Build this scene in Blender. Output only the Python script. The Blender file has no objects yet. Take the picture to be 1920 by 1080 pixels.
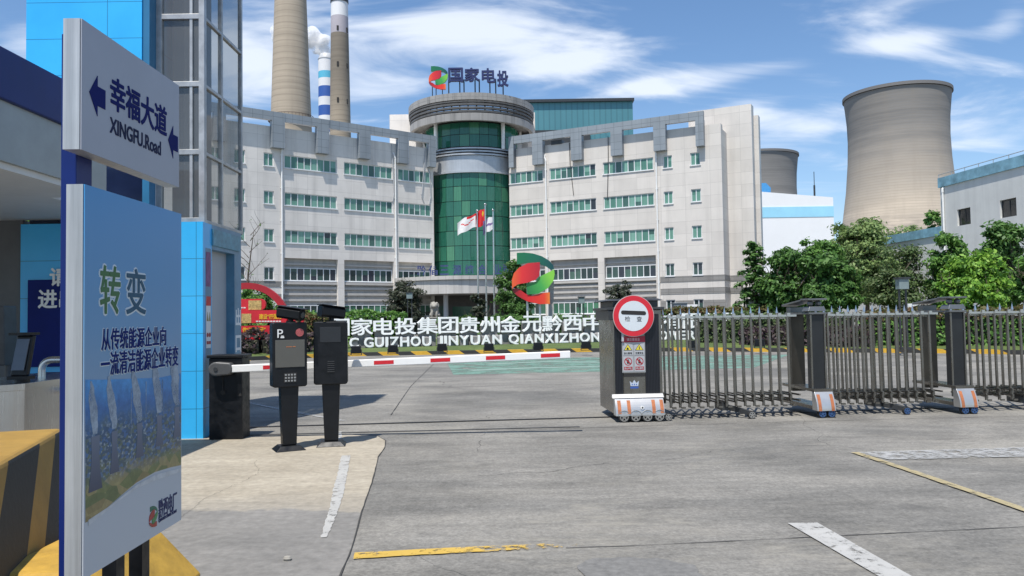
import bpy, math, random
import numpy as np
from mathutils import Vector, Matrix
R_ = math.radians
# ------------------------------------------------------------------ camera, sky, sun, exposure
sc = bpy.context.scene
COL = sc.collection
FPX, PITCH, ROLL, EYE = 1450.0, R_(2.1), R_(0.89), 1.5
_f = np.array([0, math.cos(PITCH), math.sin(PITCH)])
_u0 = np.array([0, -math.sin(PITCH), math.cos(PITCH)])
_r0 = np.array([1.0, 0, 0])
_r = _r0 * math.cos(ROLL) - _u0 * math.sin(ROLL)
_u = _r0 * math.sin(ROLL) + _u0 * math.cos(ROLL)
cam_d = bpy.data.cameras.new('camera')
cam_d.sensor_width = 36.0
cam_d.lens = 36.0 * FPX / 1920.0
cam_d.clip_start, cam_d.clip_end = 0.05, 6000
cam = bpy.data.objects.new('camera', cam_d)
COL.objects.link(cam)
_m = Matrix.Identity(4)
for i in range(3):
    _m[i][0], _m[i][1], _m[i][2] = _r[i], _u[i], -_f[i]
_m[2][3] = EYE
cam.matrix_world = _m
sc.camera = cam

LH = (0.165, 0.40)                      # light travels this far (x, y) per metre of drop
SUN_EL = math.atan(1 / math.hypot(*LH))
SUN_AZ = math.atan2(-LH[0], -LH[1])      # compass angle of the sun from +Y towards +X
sun_d = bpy.data.lights.new('sun', 'SUN')
sun_d.energy, sun_d.angle, sun_d.color = 4.6, R_(0.5), (1.0, 0.95, 0.88)
sun = bpy.data.objects.new('sun', sun_d)
COL.objects.link(sun)
sun.rotation_euler = Vector((LH[0], LH[1], -1)).to_track_quat('-Z', 'Y').to_euler()

w = bpy.data.worlds.new('World'); sc.world = w; w.use_nodes = True
nt = w.node_tree; N = nt.nodes; L = nt.links
bg = N['Background']; bg.inputs[1].default_value = 0.1
sky = N.new('ShaderNodeTexSky'); sky.sky_type = 'NISHITA'; sky.sun_disc = False
sky.sun_elevation, sky.sun_rotation = SUN_EL, SUN_AZ
sky.air_density, sky.dust_density, sky.ozone_density = 1.0, 0.6, 2.0
def wmath(op, a, b=None):
    n = N.new('ShaderNodeMath'); n.operation = op
    for i, v in enumerate((a, b)):
        if v is None: continue
        if isinstance(v, (int, float)): n.inputs[i].default_value = v
        else: L.new(v, n.inputs[i])
    return n.outputs[0]
tc = N.new('ShaderNodeTexCoord'); sx = N.new('ShaderNodeSeparateXYZ'); L.new(tc.outputs['Generated'], sx.inputs[0])
den = wmath('ADD', wmath('MAXIMUM', sx.outputs[2], 0.0), 0.22)
cx_ = N.new('ShaderNodeCombineXYZ')
L.new(wmath('DIVIDE', sx.outputs[0], den), cx_.inputs[0]); L.new(wmath('DIVIDE', sx.outputs[1], den), cx_.inputs[1])
mp = N.new('ShaderNodeMapping'); mp.inputs['Rotation'].default_value = (0, 0, R_(-14)); mp.inputs['Scale'].default_value = (0.8, 1.7, 1); mp.inputs['Location'].default_value = (4.35, 1.1, 0)
L.new(cx_.outputs[0], mp.inputs[0])
nz = N.new('ShaderNodeTexNoise'); nz.inputs['Scale'].default_value = 2.6; nz.inputs['Detail'].default_value = 11; nz.inputs['Roughness'].default_value = 0.55; nz.inputs['Distortion'].default_value = 0.5
L.new(mp.outputs[0], nz.inputs[0])
def _ray(x, y): d = _f * FPX + _r * (x - 960) - _u * (y - 540); return d / d[1]
yy = wmath('MAXIMUM', sx.outputs[1], 0.08); ca_, cb_ = wmath('DIVIDE', sx.outputs[0], yy), wmath('DIVIDE', sx.outputs[2], yy)
acc = None
for px_, py_, wx_, wy_, tl_, am_ in ((900, 55, 230, 45, -4, 1.0), (1060, 110, 150, 30, 8, 0.6), (1330, 148, 190, 24, 10, 0.95), (1190, 165, 120, 22, 14, 0.8), (1690, 78, 130, 24, 6, 0.9), (1890, 45, 60, 34, 20, 0.9), (1510, 235, 170, 40, 4, 0.75), (1860, 265, 150, 36, 3, 0.7), (1560, 165, 90, 30, -10, 0.45), (470, 110, 130, 110, 0, 0.85), (60, 60, 120, 60, 0, 0.8), (690, 180, 130, 60, 10, 0.5), (1400, 205, 70, 26, 5, 0.7), (520, 20, 120, 30, 0, 0.7)):
    c_ = _ray(px_, py_); ct, st = math.cos(R_(tl_)), math.sin(R_(tl_))
    da, db = wmath('SUBTRACT', ca_, c_[0]), wmath('SUBTRACT', cb_, c_[2])
    p_ = wmath('DIVIDE', wmath('ADD', wmath('MULTIPLY', da, ct), wmath('MULTIPLY', db, st)), wx_ / FPX); q_ = wmath('DIVIDE', wmath('SUBTRACT', wmath('MULTIPLY', db, ct), wmath('MULTIPLY', da, st)), wy_ / FPX)
    e_ = wmath('MULTIPLY', wmath('EXPONENT', wmath('MULTIPLY', wmath('ADD', wmath('MULTIPLY', p_, p_), wmath('MULTIPLY', q_, q_)), -1.0)), am_)
    acc = e_ if acc is None else wmath('ADD', acc, e_)
acc = wmath('MULTIPLY', wmath('MINIMUM', acc, 1.1), 0.40)
rp = N.new('ShaderNodeValToRGB'); rp.color_ramp.elements[0].position = 0.52; rp.color_ramp.elements[1].position = 1.16
rp.color_ramp.interpolation = 'EASE'
rp.color_ramp.elements[0].color = (0, 0, 0, 1); rp.color_ramp.elements[1].color = (0.78, 0.78, 0.78, 1)
L.new(wmath('ADD', wmath('ADD', wmath('MULTIPLY', wmath('SUBTRACT', nz.outputs[0], 0.5), 1.6), 0.5), acc), rp.inputs[0])
hz = wmath('MULTIPLY', wmath('POWER', wmath('SUBTRACT', 1.0, wmath('MAXIMUM', sx.outputs[2], 0.0)), 9.0), 0.38)
fac = wmath('MINIMUM', wmath('ADD', rp.outputs[0], hz), 0.96)
tint = N.new('ShaderNodeMixRGB'); tint.blend_type = 'MULTIPLY'; tint.inputs[0].default_value = 1.0; tint.inputs[2].default_value = (0.88, 1.06, 1.2, 1)
L.new(sky.outputs[0], tint.inputs[1])
mx = N.new('ShaderNodeMixRGB'); mx.inputs[2].default_value = (7.6, 8.1, 8.9, 1)
L.new(fac, mx.inputs[0]); L.new(tint.outputs[0], mx.inputs[1]); L.new(mx.outputs[0], bg.inputs[0])
sc.view_settings.view_transform = 'Standard'; sc.view_settings.look = 'None'
sc.view_settings.exposure = 0.42; sc.view_settings.gamma = 1.0
sc.cycles.max_bounces = 8; sc.cycles.transparent_max_bounces = 16; sc.cycles.volume_bounces = 8

# ------------------------------------------------------------------ helpers
def ray(x, y): return _f * FPX + _r * (x - 960) - _u * (y - 540)
def on(x, y, axis, v):
    d = ray(x, y); c = np.array([0, 0, EYE]); return c + d * (v - c[axis]) / d[axis]
def onX(x, y, v): return on(x, y, 0, v)
def onY(x, y, v): return on(x, y, 1, v)
def onZ(x, y, v=0.0): return on(x, y, 2, v)

ORG = {}
def tag(o, label=None, cat=None, group=None, kind=None):
    if label: o['label'] = label
    if cat: o['category'] = cat
    if group: o['group'] = group
    if kind: o['kind'] = kind
    return o
def thing(name, label, cat, loc=(0, 0, 0), rz=0.0, group=None):
    o = bpy.data.objects.new(name, None); COL.objects.link(o)
    o.empty_display_size = 0.2
    o.location = loc; o.rotation_euler = (0, 0, rz)
    ORG[o.name] = Vector(loc)
    return tag(o, label, cat, group)
def copy_tree(o, parent=None):
    c = o.copy(); COL.objects.link(c)
    if parent: c.parent = parent
    ORG[c.name] = ORG.get(o.name, Vector())
    for ch in [k for k in bpy.data.objects if k.parent == o]: copy_tree(ch, c)
    return c

_txt_cache = {}
def text_data(s, off, depth):
    k = (s, off, depth)
    if k not in _txt_cache:
        c = bpy.data.curves.new('t', 'FONT'); c.body = s; c.offset = off; c.extrude = depth; c.resolution_u = 4
        o = bpy.data.objects.new('t', c); COL.objects.link(o)
        dg = bpy.context.evaluated_depsgraph_get()
        m = bpy.data.meshes.new_from_object(o.evaluated_get(dg))
        v = np.array([x.co[:] for x in m.vertices]); f = [list(p.vertices) for p in m.polygons]
        bpy.data.objects.remove(o); bpy.data.curves.remove(c); bpy.data.meshes.remove(m)
        _txt_cache[k] = (v, f)
    return _txt_cache[k]

class MB:
    def __init__(s): s.v = []; s.f = []; s.m = []; s.mi = 0
    def add(s, vs, fs, mi=None):
        b = len(s.v); s.v += [tuple(float(a) for a in p) for p in vs]
        s.f += [[b + i for i in f] for f in fs]; s.m += [s.mi if mi is None else mi] * len(fs)
        return s
    def box(s, x0, x1, y0, y1, z0, z1, mi=None):
        vs = [(x, y, z) for z in (z0, z1) for y in (y0, y1) for x in (x0, x1)]
        return s.add(vs, [(0, 2, 3, 1), (4, 5, 7, 6), (0, 1, 5, 4), (2, 6, 7, 3), (0, 4, 6, 2), (1, 3, 7, 5)], mi)
    def hexa(s, bot, top, mi=None):           # two quads, same order
        vs = list(bot) + list(top)
        return s.add(vs, [(3, 2, 1, 0), (4, 5, 6, 7), (0, 1, 5, 4), (1, 2, 6, 5), (2, 3, 7, 6), (3, 0, 4, 7)], mi)
    def prism(s, pts, vec, mi=None):
        n = len(pts); vec = Vector(vec); a = [Vector(p) for p in pts]; b = [p + vec for p in a]
        return s.add(a + b, [list(range(n))[::-1], list(range(n, 2 * n))] + [(i, (i + 1) % n, n + (i + 1) % n, n + i) for i in range(n)], mi)
    def quad(s, a, b, c, d, mi=None): return s.add([a, b, c, d], [(0, 1, 2, 3)], mi)
    def tube(s, p0, p1, r0, r1=None, n=10, mi=None, caps=True):
        r1 = r0 if r1 is None else r1
        p0, p1 = Vector(p0), Vector(p1); d = (p1 - p0)
        if d.length < 1e-6: return s
        d.normalize(); a = d.orthogonal().normalized(); b = d.cross(a)
        vs = []
        for p, r in ((p0, r0), (p1, r1)):
            for i in range(n):
                t = 2 * math.pi * i / n; vs.append(p + a * (r * math.cos(t)) + b * (r * math.sin(t)))
        fs = [(i, (i + 1) % n, n + (i + 1) % n, n + i) for i in range(n)]
        if caps: fs += [list(range(n))[::-1], list(range(n, 2 * n))]
        return s.add(vs, fs, mi)
    def path(s, pts, r, n=8, mi=None):
        pts = [Vector(p) for p in pts]; vs = []; a = None
        rr = r if isinstance(r, (list, tuple)) else [r] * len(pts)
        for k, p in enumerate(pts):
            d = (pts[min(k + 1, len(pts) - 1)] - pts[max(k - 1, 0)]).normalized()
            a = d.orthogonal().normalized() if a is None else (a - d * a.dot(d)).normalized()
            b = d.cross(a)
            for i in range(n):
                t = 2 * math.pi * i / n; vs.append(p + a * (rr[k] * math.cos(t)) + b * (rr[k] * math.sin(t)))
        fs = [(k * n + i, k * n + (i + 1) % n, (k + 1) * n + (i + 1) % n, (k + 1) * n + i) for k in range(len(pts) - 1) for i in range(n)]
        fs += [list(range(n))[::-1], [(len(pts) - 1) * n + i for i in range(n)]]
        return s.add(vs, fs, mi)
    def lathe(s, prof, c=(0, 0, 0), n=32, a0=0.0, a1=2 * math.pi, mi=None, closed=False):
        full = abs(a1 - a0 - 2 * math.pi) < 1e-6; k = n if full else n + 1; vs = []
        for r, z in prof:
            for i in range(k):
                t = a0 + (a1 - a0) * i / n; vs.append((c[0] + r * math.cos(t), c[1] + r * math.sin(t), c[2] + z))
        m = len(prof); fs = []
        for j in range(m if closed else m - 1):
            q = (j + 1) % m
            for i in range(n):
                i2 = (i + 1) % k; fs.append((j * k + i, j * k + i2, q * k + i2, q * k + i))
        return s.add(vs, fs, mi)
    def ball(s, c, r, n=12, mi=None):
        r = (r, r, r) if isinstance(r, (int, float)) else r
        vs = []; m = n // 2
        for j in range(m + 1):
            ph = math.pi * j / m - math.pi / 2
            for i in range(n):
                t = 2 * math.pi * i / n; vs.append((c[0] + r[0] * math.cos(ph) * math.cos(t), c[1] + r[1] * math.cos(ph) * math.sin(t), c[2] + r[2] * math.sin(ph)))
        return s.add(vs, [(j * n + i, j * n + (i + 1) % n, (j + 1) * n + (i + 1) % n, (j + 1) * n + i) for j in range(m) for i in range(n)], mi)
    def text(s, txt, o, xd, zd, W, H, depth=0.003, bold=0.0, mi=None, fat=0.0):
        """text filling the rectangle from o, W along xd and H along zd; thickness along xd x zd"""
        v, f = text_data(txt, bold, 0.1)
        lo, hi = v.min(0), v.max(0); xd, zd, o = Vector(xd), Vector(zd), Vector(o); nd = xd.cross(zd)
        kx = W / (hi[0] - lo[0]); kz = H / (hi[1] - lo[1])
        vs = [o + xd * ((p[0] - lo[0]) * kx) + zd * ((p[1] - lo[1]) * kz) + nd * ((p[2] + 0.1) / 0.2 * depth) for p in v]
        if fat:
            for i, (a, b) in enumerate(((1, 0), (-1, 0), (0, 1), (0, -1), (0.7, 0.7), (-0.7, 0.7), (0.7, -0.7), (-0.7, -0.7))):
                d_ = xd * (a * fat) + zd * (b * fat); dp = depth * (1 - 0.012 * (i + 1))
                s.add([o + d_ + xd * ((p[0] - lo[0]) * kx) + zd * ((p[1] - lo[1]) * kz) + nd * ((p[2] + 0.1) / 0.2 * dp) for p in v], f, mi)
        return s.add(vs, f, mi)
    def build(s, name, mats, parent=None, world=True, smooth=None, bevel=0.0, loc=None, rz=None, seg=2):
        me = bpy.data.meshes.new(name)
        off = ORG[parent.name] if (parent and world) else Vector()
        me.from_pydata([(p[0] - off[0], p[1] - off[1], p[2] - off[2]) for p in s.v], [], s.f)
        mats = mats if isinstance(mats, (list, tuple)) else [mats]
        for m in mats: me.materials.append(m)
        me.polygons.foreach_set('material_index', s.m)
        if smooth is not None:
            me.polygons.foreach_set('use_smooth', [True] * len(me.polygons)); me.set_sharp_from_angle(angle=R_(smooth))
        me.update()
        o = bpy.data.objects.new(name, me); COL.objects.link(o)
        if parent: o.parent = parent; ORG[o.name] = ORG[parent.name]
        else: ORG[o.name] = Vector()
        if loc is not None: o.location = loc
        if rz is not None: o.rotation_euler = (0, 0, rz)
        if bevel:
            b = o.modifiers.new('b', 'BEVEL'); b.width = bevel; b.segments = seg; b.limit_method = 'ANGLE'; b.angle_limit = R_(40)
        return o
def struct(name, mb, mats, **k):
    return tag(mb.build(name, mats, **k), kind='structure')
def solo(name, mb, mats, label, cat, loc=None, group=None, **k):
    """a thing that is one mesh; its origin is moved to LOC"""
    if loc is not None:
        mb.v = [(p[0] - loc[0], p[1] - loc[1], p[2] - loc[2]) for p in mb.v]
    o = mb.build(name, mats, **k)
    if loc is not None: o.location = loc; ORG[o.name] = Vector(loc)
    return tag(o, label, cat, group)

# ------------------------------------------------------------------ materials
class NG:
    def __init__(s, name):
        s.m = bpy.data.materials.new(name); s.m.use_nodes = True; s.t = s.m.node_tree
        s.p = s.t.nodes['Principled BSDF']; s.out = s.t.nodes['Material Output']
        s._tc = None
    def n(s, t, **k):
        x = s.t.nodes.new('ShaderNode' + t)
        for a, b in k.items(): setattr(x, a, b)
        return x
    def l(s, a, b): s.t.links.new(a, b)
    def co(s):
        if s._tc is None: s._tc = s.n('TexCoord')
        return s._tc.outputs['Object']
    def map(s, scale=(1, 1, 1), rot=(0, 0, 0), loc=(0, 0, 0), src=None):
        m = s.n('Mapping'); m.inputs['Scale'].default_value = scale; m.inputs['Rotation'].default_value = rot; m.inputs['Location'].default_value = loc
        s.l(src or s.co(), m.inputs[0]); return m.outputs[0]
    def noise(s, scale, detail=6, rough=0.6, vec=None, dist=0.0):
        x = s.n('TexNoise'); x.inputs['Scale'].default_value = scale; x.inputs['Detail'].default_value = detail; x.inputs['Roughness'].default_value = rough; x.inputs['Distortion'].default_value = dist
        s.l(vec or s.co(), x.inputs[0]); return x.outputs[0]
    def ramp(s, f, stops, interp='LINEAR'):
        r = s.n('ValToRGB'); e = r.color_ramp; e.interpolation = interp
        while len(e.elements) < len(stops): e.elements.new(0.5)
        for el, (p, c) in zip(e.elements, stops):
            el.position = p; el.color = tuple(c) + (1,) if not isinstance(c, (int, float)) else (c, c, c, 1)
        s.l(f, r.inputs[0]); return r.outputs[0]
    def mix(s, f, a, b, mode='MIX'):
        x = s.n('MixRGB', blend_type=mode)
        for i, v in enumerate((f, a, b)):
            if isinstance(v, (int, float)): x.inputs[i].default_value = v if i == 0 else (v, v, v, 1)
            elif isinstance(v, tuple): x.inputs[i].default_value = v + (1,)
            else: s.l(v, x.inputs[i])
        return x.outputs[0]
    def math(s, op, a, b=None, c=None):
        x = s.n('Math', operation=op)
        for i, v in enumerate((a, b, c)):
            if v is None: continue
            if isinstance(v, (int, float)): x.inputs[i].default_value = v
            else: s.l(v, x.inputs[i])
        return x.outputs[0]
    def xyz(s, src=None):
        x = s.n('SeparateXYZ'); s.l(src or s.co(), x.inputs[0]); return x.outputs
    def line(s, c, period, width, off=0.0):     # 1 on a line, else 0
        a = s.math('MODULO', s.math('ADD', c, 1000.0 * period + off), period)
        return s.math('LESS_THAN', a, width)
    def bump(s, h, strength=0.3, dist=0.02):
        b = s.n('Bump'); b.inputs['Strength'].default_value = strength; b.inputs['Distance'].default_value = dist
        s.l(h, b.inputs['Height']); s.l(b.outputs[0], s.p.inputs['Normal'])
    def col(s, c):
        if isinstance(c, tuple): s.p.inputs['Base Color'].default_value = c + (1,)
        else: s.l(c, s.p.inputs['Base Color'])
    def set(s, rough=0.6, metal=0.0, spec=None):
        s.p.inputs['Roughness'].default_value = rough; s.p.inputs['Metallic'].default_value = metal
        if spec is not None: s.p.inputs['Specular IOR Level'].default_value = spec
        return s
def M(name, c, rough=0.6, metal=0.0, var=0.18, scale=3.0, bump=0.0, bscale=40.0, streak=0.0, spec=None, rvar=0.0):
    g = NG(name); g.set(rough, metal, spec)
    d = tuple(a * (1 - var) for a in c); b = tuple(min(1, a * (1 + var * 0.6)) for a in c)
    k = g.ramp(g.noise(scale, 8, 0.65), [(0.3, d), (0.7, b)])
    if streak:
        st = g.noise(1.0, 6, 0.6, g.map((2.2, 2.2, 0.12)))
        k = g.mix(g.ramp(st, [(0.45, 0.0), (0.75, streak)]), k, tuple(a * 0.45 for a in c))
    g.col(k)
    if rvar:
        g.l(g.ramp(g.noise(scale * 2, 6), [(0.3, max(0, rough - rvar)), (0.7, min(1, rough + rvar))]), g.p.inputs['Roughness'])
    if bump: g.bump(g.noise(bscale, 8, 0.7), bump, 0.01)
    return g.m

white_paint = M('white paint', (0.78, 0.78, 0.76), 0.45, var=0.08, scale=2)
white_metal = M('white metal', (0.72, 0.73, 0.73), 0.35, var=0.1, scale=4)
black_metal = M('black powder coated metal', (0.005, 0.006, 0.008), 0.42, var=0.4, scale=7, rvar=0.14, spec=0.35)
dark_metal = M('dark grey metal', (0.05, 0.053, 0.056), 0.4, 0.3, var=0.3, scale=5)
steel = None
gate_steel = M('stainless gate steel', (0.23, 0.215, 0.19), 0.27, 0.9, var=0.2, scale=2.5, rvar=0.1)
def g_brushed(name, c, rough, metal, lo=0.75, hi=1.15):
    g = NG(name); g.set(rough, metal); st = g.noise(1.0, 8, 0.7, g.map((38, 38, 1.1))); bl = g.noise(2.2, 5)
    g.col(g.mix(0.6, g.ramp(st, [(0.3, tuple(a * lo for a in c)), (0.7, tuple(min(1, a * hi) for a in c))]), g.ramp(bl, [(0.3, 0.8), (0.7, 1.1)]), 'MULTIPLY'))
    g.l(g.ramp(st, [(0.3, max(0.05, rough - 0.04)), (0.7, rough + 0.05)]), g.p.inputs['Roughness']); return g.m
steel = g_brushed('brushed steel', (0.60, 0.59, 0.57), 0.24, 0.95, 0.92, 1.05)
galv = g_brushed('brushed aluminium trim', (0.50, 0.50, 0.49), 0.42, 0.55)
navy = M('navy paint', (0.005, 0.018, 0.13), 0.35, var=0.15, scale=2, spec=0.3)
navy_dark = M('navy lettering', (0.01, 0.02, 0.10), 0.5, var=0.1)
sky_blue = NG('sky blue cladding panel')
_x = sky_blue.xyz(); _l = sky_blue.math('MAXIMUM', sky_blue.line(_x[2], 0.48, 0.008, 0.1), sky_blue.line(_x[0], 1.15, 0.008))
sky_blue.col(sky_blue.mix(_l, sky_blue.ramp(sky_blue.noise(1.5, 6), [(0.3, (0.035, 0.40, 0.78)), (0.7, (0.045, 0.46, 0.86))]), (0.02, 0.16, 0.32))); sky_blue.set(0.28)
sky_blue.bump(sky_blue.noise(1.6, 2), 0.12, 0.02); sky_blue = sky_blue.m
red_paint = M('red paint', (0.55, 0.015, 0.025), 0.4, var=0.12)
dark_red = M('dark red paint', (0.36, 0.012, 0.02), 0.4, var=0.15)
yellow_paint = M('yellow paint', (0.75, 0.5, 0.03), 0.5, var=0.15)
orange_refl = M('orange reflector', (0.42, 0.15, 0.06), 0.3, var=0.3, scale=14)
rubber = M('black rubber', (0.02, 0.02, 0.02), 0.8, var=0.2)
screen_glass = M('dark screen glass', (0.10, 0.10, 0.09), 0.08, var=0.12, scale=2, spec=0.6)
pale_grey = M('pale grey panel', (0.42, 0.43, 0.44), 0.5, var=0.06)
shade_white = M('off white soffit', (0.6, 0.61, 0.6), 0.6, var=0.06)
plaster = M('grey plaster', (0.66, 0.66, 0.63), 0.85, var=0.1, scale=0.5, streak=0.22, bump=0.15, bscale=14)
faded_blue = M('faded blue coping paint', (0.22, 0.42, 0.52), 0.7, var=0.45, scale=1.2, streak=0.4)
dark_glass = M('dark window glass', (0.02, 0.024, 0.026), 0.06, var=0.3, spec=0.7)
navy_glass = M('navy tinted glass', (0.012, 0.02, 0.05), 0.12, var=0.3, scale=1.5, spec=0.6)
stone = M('pale carved stone', (0.30, 0.285, 0.25), 0.85, var=0.35, scale=9, bump=0.4, bscale=30)
bark = M('bark', (0.10, 0.075, 0.055), 0.9, var=0.4, scale=8, bump=0.5, bscale=20)
pale_bark = M('pale bark', (0.24, 0.2, 0.16), 0.9, var=0.4, scale=8)
letter_body = M('grey letter plinth', (0.22, 0.22, 0.215), 0.7, var=0.2, scale=2.5, streak=0.3)

def g_ground():
    g = NG('road concrete'); g.set(0.85, spec=0.25)
    big = g.noise(0.3, 9, 0.66, g.map((0.8, 1.3, 1)), 0.8); mid = g.noise(0.75, 9, 0.7, g.map((1, 1.7, 1)), 0.4); fine = g.noise(15, 9, 0.78)
    stre = g.noise(1.0, 10, 0.75, g.map((1.1, 8.0, 1), (0, 0, R_(4))), 0.5); spk = g.noise(42, 4, 0.7)
    c = g.ramp(big, [(0.34, (0.128, 0.125, 0.116)), (0.5, (0.178, 0.171, 0.155)), (0.66, (0.225, 0.214, 0.19))])
    c = g.mix(0.9, c, g.ramp(mid, [(0.28, 0.66), (0.5, 1.0), (0.75, 1.3)]), 'MULTIPLY')
    c = g.mix(0.5, c, g.ramp(stre, [(0.3, 0.72), (0.5, 1.0), (0.7, 1.25)]), 'MULTIPLY')
    c = g.mix(0.9, c, g.ramp(fine, [(0.3, 0.68), (0.7, 1.3)]), 'MULTIPLY')
    c = g.mix(0.8, c, g.ramp(spk, [(0.3, 0.7), (0.7, 1.3)]), 'MULTIPLY')
    pat = g.ramp(g.noise(0.36, 10, 0.74, g.map((1, 1.35, 1), loc=(3.1, 1.7, 0)), 0.6), [(0.52, 0.0), (0.66, 0.85)])
    c = g.mix(g.math('MULTIPLY', pat, g.ramp(g.noise(1.0, 10, 0.8, g.map((2.2, 11, 1), (0, 0, R_(4)))), [(0.42, 0.0), (0.6, 0.9)])), c, (0.29, 0.272, 0.23))
    # worn wheel lanes running to the gate, oil spots
    x = g.xyz(); ln_ = g.math('SINE', g.math('MULTIPLY', g.math('ADD', x[0], g.math('MULTIPLY', g.noise(0.25, 4), 1.4)), 3.1))
    c = g.mix(0.5, c, g.ramp(g.math('ADD', g.math('MULTIPLY', ln_, 0.5), 0.5), [(0.0, 0.88), (1.0, 1.08)]), 'MULTIPLY')
    oil = g.ramp(g.noise(1.15, 5, 0.55, g.map((1, 1, 1), loc=(7, 3, 0))), [(0.66, 0.0), (0.74, 0.55)])
    c = g.mix(oil, c, (0.072, 0.07, 0.067))
    hair = g.n('TexVoronoi', feature='DISTANCE_TO_EDGE'); hair.inputs['Scale'].default_value = 0.28; wob_ = g.n('TexNoise'); wob_.inputs['Scale'].default_value = 1.4; wob_.inputs['Detail'].default_value = 8; g.l(g.co(), wob_.inputs[0])
    g.l(g.mix(0.30, g.co(), wob_.outputs['Color']), hair.inputs['Vector'])
    c = g.mix(g.math('MULTIPLY', g.math('LESS_THAN', hair.outputs['Distance'], 0.0011), g.ramp(g.noise(0.4, 4), [(0.48, 0.0), (0.58, 0.75)])), c, (0.05, 0.048, 0.045))
    g.col(c); g.bump(g.mix(0.5, fine, stre), 0.35, 0.012)
    return g.m
road_mat = g_ground()
def g_island():
    g = NG('buff island concrete'); g.set(0.85, spec=0.3)
    mid = g.noise(0.8, 8, 0.65, g.map((1, 1.7, 1))); fine = g.noise(14, 8, 0.7); y = g.xyz()[1]
    c = g.ramp(mid, [(0.3, (0.27, 0.238, 0.185)), (0.7, (0.37, 0.332, 0.265))])
    old = g.ramp(g.math('ADD', y, g.math('MULTIPLY', g.noise(0.9, 5), 1.6)), [(0.0, 0.0), (1.0, 1.0)])
    edge = g.ramp(g.math('DIVIDE', g.math('SUBTRACT', g.math('ADD', y, g.math('MULTIPLY', g.noise(0.9, 8, 0.7), 1.6)), 6.3), 1.3), [(0.0, 1.0), (0.42, 1.0), (0.5, 0.45), (1.0, 0.0)])
    c = g.mix(edge, c, g.ramp(mid, [(0.3, (0.16, 0.155, 0.145)), (0.7, (0.215, 0.206, 0.19))]))
    c = g.mix(0.75, c, g.ramp(fine, [(0.3, 0.72), (0.7, 1.25)]), 'MULTIPLY'); c = g.mix(0.7, c, g.ramp(g.noise(1.0, 9, 0.75, g.map((1.2, 6, 1))), [(0.3, 0.8), (0.7, 1.16)]), 'MULTIPLY')
    g.col(c); g.bump(fine, 0.2, 0.01); return g.m
island_mat = g_island()
def g_worn(name, c, lo=0.42, hi=0.5, sc_=9.0, fade=None):
    g = NG(name); g.set(0.7)
    nn = g.noise(sc_, 10, 0.75)
    if fade:      # paint worn off more and more with x
        nn = g.math('SUBTRACT', nn, g.math('MULTIPLY', g.math('MAXIMUM', g.math('SUBTRACT', g.xyz()[0], fade[0]), 0.0), 0.26))
    k = g.ramp(nn, [(lo, 0.0), (hi, 1.0)])
    cc = g.mix(0.6, c, g.ramp(g.noise(3.0, 8, 0.7), [(0.3, 0.72), (0.7, 1.1)]), 'MULTIPLY')
    tr = g.n('BsdfTransparent'); ms = g.n('MixShader')
    g.col(cc); g.l(k, ms.inputs[0]); g.l(tr.outputs[0], ms.inputs[1]); g.l(g.p.outputs[0], ms.inputs[2]); g.l(ms.outputs[0], g.out.inputs[0])
    return g.m
mark_white = g_worn('worn white road paint', (0.38, 0.375, 0.355), 0.34, 0.47, 12)
mark_pale = g_worn('thin white road paint', (0.33, 0.33, 0.32), 0.38, 0.55)
mark_yellow = g_worn('worn yellow road paint', (0.50, 0.33, 0.06), 0.36, 0.46, 14, fade=(-0.45, 1.5))
mark_buff = g_worn('faded yellow road paint', (0.34, 0.285, 0.16), 0.36, 0.5)
mark_green = g_worn('worn green road paint', (0.14, 0.25, 0.20), 0.36, 0.56, 1.3)
joint_mat = M('dark joint filler', (0.045, 0.043, 0.04), 0.9)
patch_mat = M('asphalt patch', (0.155, 0.152, 0.144), 0.9, var=0.3, scale=20, bump=0.3, bscale=60)
def g_grass():
    g = NG('lawn grass'); g.set(0.9)
    g.col(g.mix(0.6, g.ramp(g.noise(0.7, 7), [(0.3, (0.05, 0.085, 0.018)), (0.7, (0.11, 0.15, 0.035))]), g.ramp(g.noise(22, 6, 0.7), [(0.3, 0.5), (0.7, 1.4)]), 'MULTIPLY'))
    g.bump(g.noise(30, 5), 0.8, 0.05); return g.m
grass_mat = g_grass()
def g_kerb(name, ang_x, per=1.3):
    g = NG(name); g.set(0.65)
    x = g.xyz(); t = g.math('ADD', x[0], g.math('MULTIPLY', x[2], 1.5))
    k = g.math('LESS_THAN', g.math('MODULO', g.math('ADD', t, 1000 * per), per), per / 2)
    c = g.mix(k, (0.03, 0.03, 0.028), (0.62, 0.36, 0.03))
    g.col(g.mix(0.5, c, g.ramp(g.noise(6, 8, 0.7), [(0.3, 0.6), (0.7, 1.15)]), 'MULTIPLY')); return g.m
kerb_mat = g_kerb('yellow and black kerb', 0)
def g_hazard():
    g = NG('black and yellow concrete'); g.set(0.65)
    x = g.xyz(); t = g.math('ADD', x[1], g.math('MULTIPLY', x[2], -1.25))
    k = g.math('LESS_THAN', g.math('MODULO', g.math('ADD', t, 100.38), 0.95), 0.36)
    nrm = g.n('NewGeometry'); nz_ = g.xyz(nrm.outputs['Normal'])[2]
    k = g.math('MAXIMUM', k, g.math('GREATER_THAN', nz_, 0.5))
    c = g.mix(k, (0.014, 0.016, 0.016), (0.32, 0.19, 0.037))
    g.col(g.mix(0.6, c, g.ramp(g.noise(5, 9, 0.7), [(0.3, 0.6), (0.7, 1.15)]), 'MULTIPLY')); g.bump(g.noise(30, 6), 0.2, 0.01); return g.m
hazard_mat = g_hazard()
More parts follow.
